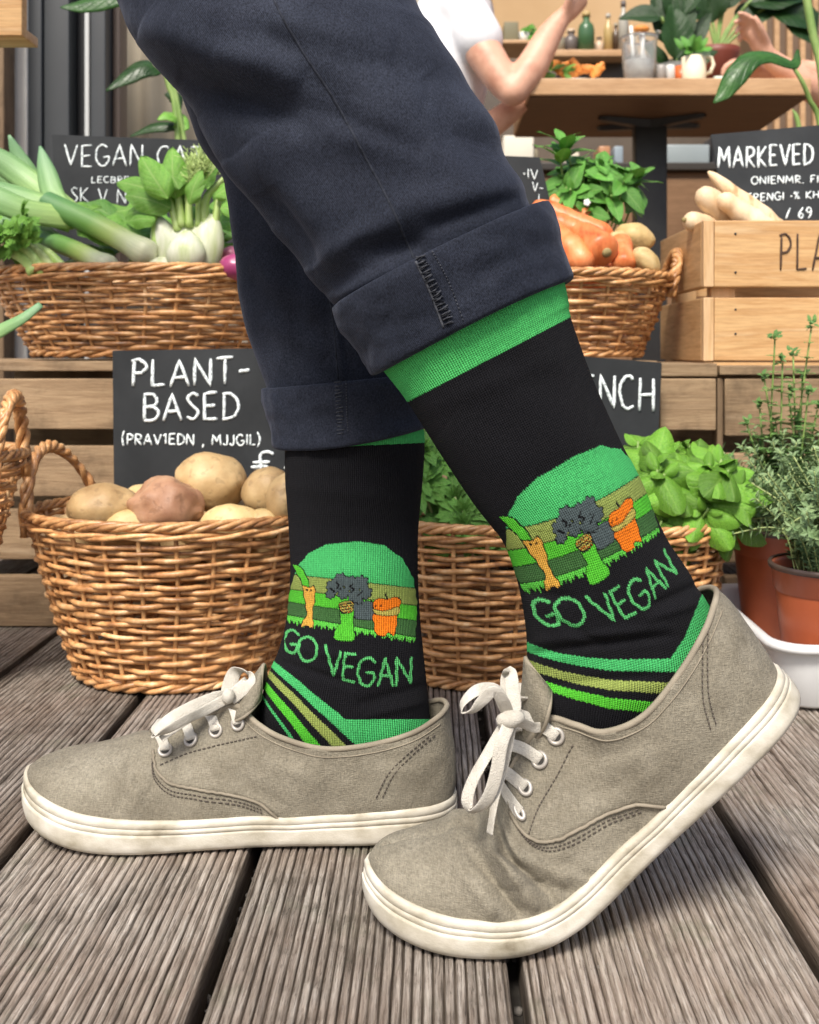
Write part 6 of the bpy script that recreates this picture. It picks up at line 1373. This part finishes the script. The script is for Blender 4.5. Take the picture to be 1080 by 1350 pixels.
body('t_shirt', [([P(600, 20, D2 + .03), P(585, 90, D2 + .03), P(570, 180, D2 + .03), P(565, 290, D2 + .03)], [.105, .125, .118, .125]), ([P(604, 12, D2 - .03), P(618, 30, D2 - .05), P(632, 52, D2 - .085)], [.07, .066, .062]), ([P(592, 30, D2 + .09), P(592, 80, D2 + .10)], [.07, .058])], .008, MAT['tshirt'], tp)
body('trousers', [([P(565, 290, D2 + .03), P(600, 310, D2 - .02), P(660, 312, D2 - .0)], [.12, .085, .07]), ([P(660, 312, D2), P(655, 470, D2 + .05)], [.065, .045])], .01, MAT['trousers_bg'], tp)
body('hair', [([P(625, -85, D2 + .03), P(645, -105, D2 + .02), P(665, -100, D2)], [.07, .06, .045]), ([P(622, -60, D2 + .05), P(618, -30, D2 + .06)], [.06, .04])], .008, MAT['hair'], tp)
body('stool_hidden', [([P(565, 345, D2), P(565, 500, D2)], [.02, .02])], .01, MAT['black'], None); so = bpy.data.objects['stool_hidden']; so.name = 'bar_stool'; setp(so, 'black bar stool under the person in the white t-shirt', 'stool')
tp = thing('person', 'person at the right end of the oak table with hands raised', 'person', P(1130, 500, 2.85))
D3 = 2.72; sk = []
sk.append(([P(1135, 60, 2.85), P(1128, 120, 2.8), P(1112, 138, 2.74)], [.05, .045, .036])); sk.append(([P(1112, 136, 2.74), P(1075, 118, 2.68), P(1035, 92, 2.66), P(1012, 74, 2.66)], [.038, .038, .030, .023])); sk += hand(P(1012, 74, 2.66), (-.5, -.1, .75), (-.75, -.35, -.2), .82, (.1, -.85, .5))
sk.append(([P(1138, 80, 2.95), P(1110, 104, 2.84), P(1060, 95, 2.80), P(1010, 93, 2.78)], [.04, .036, .032, .024])); sk += hand(P(1010, 93, 2.78), (-1, .1, .12), (.1, .0, -.9), .95, (0, -.9, .2))
sk.append(([P(1135, 10, 2.88), P(1128, -30, 2.87), P(1124, -70, 2.86), P(1122, -85, 2.86)], [.05, .055, .088, .088]))
body('body', sk, .0042, MAT['skin'], tp)
body('shirt', [([P(1140, 20, 2.88), P(1145, 100, 2.88), P(1150, 290, 2.88)], [.12, .135, .13]), ([P(1135, 30, 2.85), P(1132, 75, 2.83)], [.07, .06])], .009, MAT['beige_shirt'], tp)
body('trousers', [([P(1150, 290, 2.88), P(1100, 300, 2.9), P(1060, 305, 2.9)], [.12, .085, .07]), ([P(1060, 305, 2.9), P(1065, 470, 2.92)], [.065, .045])], .01, MAT['trousers_bg'], tp)
# shelves and jars at the back
def shelf(x0, x1, y, d, label, th=7):
    a = P(x0, y + th, d); b = P(x1, y, d); o = part('shelf_board', bevbox((a.x, d, a.z), (b.x, d + .22, b.z), .003), MAT['table']); setp(o, label, 'shelf'); return b.z
z1 = shelf(725, 832, 65, 4.2, 'wooden shelf of bottles and jars behind the pitcher', 9)
o = part('shelf_back', bevbox((P(735, 102, 4.3).x, 4.3, P(0, 128, 4.3).z), (P(830, 75, 4.3).x, 4.34, P(0, 76, 4.3).z), .004), flat('dark_niche', (.05, .04, .03))); o.name = 'dark_panel'; setp(o, 'dark panel under the bottle shelf', 'panel')
cols = [(.30, .27, .20), (.12, .10, .09), (.05, .12, .05), (.55, .42, .30), (.42, .3, .12), (.08, .05, .03), (.35, .33, .28)]; r = random.Random(5)
specs = [(735, 30, 10, 'short clear jar'), (753, 34, 11, 'rounded grey jar'), (773, 52, 11, 'tall dark jar with a green lid'), (790, 24, 7, 'small squat jar'), (802, 50, 6, 'green pointed bottle'), (812, 42, 5, 'slim pink candle bottle'), (822, 66, 7, 'brown long necked bottle'), (833, 30, 6, 'short amber jar')]
for k, (x, h, w, lab) in enumerate(specs):
    c = Vector(((x - CX) * (4.26 + .04 * (k % 2)) / F, 4.26 + .04 * (k % 2), z1)); q = 4.26 / F; prf = [(.001, 0), (w * q, 0), (w * q, h * .6 * q), (w * .85 * q, h * .72 * q), (w * .4 * q, h * .82 * q), (w * .4 * q, h * q), (.001, h * q)]
    t = thing('bottle', lab + ' on the shelf behind the table', 'bottle', c); part('bottle_body', MB().lathe(c, prf, 16), flat('bottle_%d' % k, cols[k % 7], .25), t); part('lid', MB().lathe(c + Vector((0, 0, h * .93 * q)), [(.001, 0), (w * .5 * q, 0), (w * .5 * q, h * .12 * q), (.001, h * .12 * q)], 12), flat('lid_%d' % k, cols[(k + 2) % 7], .4), t)
z2 = shelf(660, 712, 52, 4.2, 'short shelf behind the forearm of the person in white', 5)
o = part('storage_box', bevbox((P(664, 50, 4.25).x, 4.22, z2), (P(683, 25, 4.25).x, 4.36, z2 + 26 * .003), .004), flat('olive_box', (.18, .16, .09))); setp(o, 'olive storage box on the short shelf behind the raised forearm', 'box')
tpot = thing('small_pot_plant', 'small herb in a pale pot on the short shelf', 'pot plant', P(697, 52, 4.25)); part('pot', MB().lathe(Vector((P(690, 0, 4.25).x, 4.27, z2)), [(.001, 0), (.022, 0), (.028, .045), (.001, .045)], 16), flat('pale_pot', (.6, .58, .52)), tpot)
for k in range(16): put(by[k % 3], Vector((P(697, 0, 4.25).x + r.uniform(-.025, .025), 4.27, z2 + r.uniform(.02, .07))), rv(r) + Vector((0, -.3, .4)), Vector((0, -1, .6)), .05, tpot)
# counter under the table
cn = thing('kitchen_counter', 'brown counter with a dark top beyond the table leg', 'counter', P(900, 470, 4.0))
cz = P(0, 215, 3.9).z
part('carcass', bevbox((P(560, 0, 3.9).x, 3.92, .252), (P(1200, 0, 3.9).x, 4.5, cz - .03), .004), MAT['cabinet'], cn, smooth=False)
part('worktop', bevbox((P(555, 0, 3.9).x, 3.88, cz - .028), (P(1210, 0, 3.9).x, 4.52, cz), .004), flat('dark_worktop', (.04, .035, .03), .35), cn, smooth=False)
for k, (x0, x1) in enumerate(((600, 712), (716, 828), (880, 948), (952, 1060))):
    part('cabinet_door', bevbox((P(x0, 0, 3.9).x, 3.905, .28), (P(x1, 0, 3.9).x, 3.9195, cz - .055), .003), MAT['cabinet'], cn, smooth=False)
def ctr(name, label, cat, x0, x1, h, mat, y=0):
    o = part(name, bevbox((P(x0, 0, 3.95).x, 3.95, cz + .0005), (P(x1, 0, 3.95).x, 4.1, cz + h * .00282), .006), mat); setp(o, label, cat)
ctr('tray_stack', 'pale blue-grey plastic tub on the counter right of the table leg', 'tub', 880, 936, 28, flat('grey_tub', (.26, .30, .31), .3)); ctr('storage_tub', 'cream tub on the counter behind the white flower', 'tub', 735, 764, 18, flat('cream_tub', (.6, .55, .42)))
ctr('storage_tub', 'white tub beside the knee of the person in white', 'tub', 664, 704, 40, flat('white_tub', (.66, .62, .52))); ctr('jar', 'copper coloured jar on the counter left of the table leg', 'jar', 790, 805, 26, flat('copper_jar', (.40, .20, .10), .3)); ctr('jar', 'blue grey jar on the counter left of the table leg', 'jar', 810, 822, 26, flat('blue_jar', (.25, .3, .34), .2))
ctr('toaster', 'dark appliance on the counter beside the tub', 'appliance', 940, 1010, 40, flat('dark_appliance', (.04, .04, .045), .4))
for k, (x, w_, h_, c_, lab) in enumerate(((596, 13, 34, (.30, .16, .07), 'terracotta coloured storage jar'), (700, 9, 30, (.35, .30, .2), 'small beige jar'), (846, 10, 44, (.06, .03, .02), 'dark brown bottle'), (962, 12, 26, (.5, .44, .32), 'cream lidded pot'))):
    c = Vector((P(x, 0, 4.05).x, 4.02, cz + .0006)) if k in (1, 3) else Vector((P(x, 0, 4.3).x, 4.3, z1 if k else z2)); q = 4.1 / F
    if k == 0: continue
    if k == 2: continue
    t = thing('storage_jar', lab + ' standing on the counter beyond the oak table', 'jar', c); part('jar_body', MB().lathe(c, [(.001, 0), (w_ * q, 0), (w_ * q, h_ * .7 * q), (w_ * .7 * q, h_ * .85 * q), (.001, h_ * .85 * q)], 18), flat('jar_%d' % k, c_, .3), t); part('lid', MB().lathe(c + Vector((0, 0, h_ * .851 * q)), [(.001, 0), (w_ * .75 * q, 0), (w_ * .75 * q, h_ * .15 * q), (.001, h_ * .15 * q)], 16), flat('jar_lid_%d' % k, (.08, .06, .04), .4), t)
# plants inside ------------------------------------------------
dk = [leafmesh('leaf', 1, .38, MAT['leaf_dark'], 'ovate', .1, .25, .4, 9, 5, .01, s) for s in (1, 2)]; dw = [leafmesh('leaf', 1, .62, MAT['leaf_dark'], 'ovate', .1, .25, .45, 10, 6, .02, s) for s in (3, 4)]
def houseplant(label, base, stems, size, seed, potc=None):
    r = random.Random(seed); t = thing('house_plant', label, 'house plant', base); st = MB()
    for (tx_, ty_, d, dx, dz, sc, wide) in stems:
        e = P(tx_, ty_, d); pts = [Vector(v) for v in cr([base, base.lerp(e, .5) + Vector((0, 0, .02)), e], 10)]; st.tube(pts, .0045, 6); put(r.choice(dw if wide else dk), e, Vector((dx, -.15, dz)), Vector((r.uniform(-.3, .3), -.9, .5)), size * sc, t)
    part('stems', st, MAT['stem'], t)
    if potc: part('pot', MB().lathe(base - Vector((0, 0, .13)), [(.001, 0), (.05, 0), (.068, .12), (.072, .14), (.06, .14), (.055, .12), (.001, .12)], 24), potc, t)
    return t
b = onT(893, 2.92) + Vector((0, 0, .10))
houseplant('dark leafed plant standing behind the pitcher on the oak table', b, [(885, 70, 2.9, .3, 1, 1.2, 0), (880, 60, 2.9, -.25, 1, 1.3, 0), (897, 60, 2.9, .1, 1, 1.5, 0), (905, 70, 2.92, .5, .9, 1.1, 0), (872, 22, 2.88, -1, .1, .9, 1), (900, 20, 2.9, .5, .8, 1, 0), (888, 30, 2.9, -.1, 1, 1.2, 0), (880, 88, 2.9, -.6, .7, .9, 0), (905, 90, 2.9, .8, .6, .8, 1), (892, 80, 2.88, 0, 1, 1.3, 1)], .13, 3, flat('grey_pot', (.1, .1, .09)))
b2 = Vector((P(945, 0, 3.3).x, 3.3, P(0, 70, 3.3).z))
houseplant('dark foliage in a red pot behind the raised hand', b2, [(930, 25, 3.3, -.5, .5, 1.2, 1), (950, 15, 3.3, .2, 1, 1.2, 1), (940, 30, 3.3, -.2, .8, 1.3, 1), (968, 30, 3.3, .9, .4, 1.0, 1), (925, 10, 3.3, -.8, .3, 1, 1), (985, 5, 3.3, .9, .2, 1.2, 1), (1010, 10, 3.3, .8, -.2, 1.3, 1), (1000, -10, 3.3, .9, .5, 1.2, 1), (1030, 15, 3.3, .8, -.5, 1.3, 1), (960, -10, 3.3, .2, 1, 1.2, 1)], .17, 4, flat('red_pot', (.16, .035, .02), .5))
for (x, y) in ((908, 66), (918, 62), (928, 68), (898, 68)): pass
t = thing('pot_herb', 'small bright herb in the cream mug', 'herb', P(915, 70, 2.68))
for k in range(14): put(by[k % 3], P(905 + r.uniform(-5, 22), 66 + r.uniform(-2, 3), 2.66 + r.uniform(0, .03)), rv(r) * .8 + Vector((0, -.3, .45)), Vector((0, -1, .8)), .042, t)
# big leaf plant at the right, in front of the table
t = thing('large_leaf_plant', 'tall plant with long drooping leaf in front of the right table end', 'house plant', P(1110, 330, 1.95)); DL = 1.92; st = MB()
st.tube(cr([P(1058, -40, DL), P(1064, 0, DL), P(1072, 45, DL), P(1085, 110, DL), P(1100, 330, DL)], 24), [.0075] * 24, 10); st.tube(cr([P(1046, 88, DL - .02), P(1058, 108, DL - .02), P(1068, 132, DL - .01), P(1082, 170, DL), P(1098, 330, DL)], 24), [.0036 + .0001 * k for k in range(24)], 8)
st.tube(cr([P(1045, 144, DL), P(1052, 160, DL), P(1062, 220, DL), P(1090, 330, DL)], 16), [.001 + .0009 * min(k, 4) for k in range(16)], 8); part('stems', st, MAT['stem'], t)
def bigleaf(pts, ws, parent, fold, up=Vector((0, -1, .6)), mat='leaf_dark'):
    rows = blade(cr([P(*p) for p in pts], 26), list(np.interp(np.linspace(0, 1, 26), np.linspace(0, 1, len(ws)), ws)), fold, 9, up); o = uvpart('leaf', rows, MAT[mat], parent, closed=False); o.modifiers.new('s', 'SOLIDIFY').thickness = .0015
k_ = DL / F
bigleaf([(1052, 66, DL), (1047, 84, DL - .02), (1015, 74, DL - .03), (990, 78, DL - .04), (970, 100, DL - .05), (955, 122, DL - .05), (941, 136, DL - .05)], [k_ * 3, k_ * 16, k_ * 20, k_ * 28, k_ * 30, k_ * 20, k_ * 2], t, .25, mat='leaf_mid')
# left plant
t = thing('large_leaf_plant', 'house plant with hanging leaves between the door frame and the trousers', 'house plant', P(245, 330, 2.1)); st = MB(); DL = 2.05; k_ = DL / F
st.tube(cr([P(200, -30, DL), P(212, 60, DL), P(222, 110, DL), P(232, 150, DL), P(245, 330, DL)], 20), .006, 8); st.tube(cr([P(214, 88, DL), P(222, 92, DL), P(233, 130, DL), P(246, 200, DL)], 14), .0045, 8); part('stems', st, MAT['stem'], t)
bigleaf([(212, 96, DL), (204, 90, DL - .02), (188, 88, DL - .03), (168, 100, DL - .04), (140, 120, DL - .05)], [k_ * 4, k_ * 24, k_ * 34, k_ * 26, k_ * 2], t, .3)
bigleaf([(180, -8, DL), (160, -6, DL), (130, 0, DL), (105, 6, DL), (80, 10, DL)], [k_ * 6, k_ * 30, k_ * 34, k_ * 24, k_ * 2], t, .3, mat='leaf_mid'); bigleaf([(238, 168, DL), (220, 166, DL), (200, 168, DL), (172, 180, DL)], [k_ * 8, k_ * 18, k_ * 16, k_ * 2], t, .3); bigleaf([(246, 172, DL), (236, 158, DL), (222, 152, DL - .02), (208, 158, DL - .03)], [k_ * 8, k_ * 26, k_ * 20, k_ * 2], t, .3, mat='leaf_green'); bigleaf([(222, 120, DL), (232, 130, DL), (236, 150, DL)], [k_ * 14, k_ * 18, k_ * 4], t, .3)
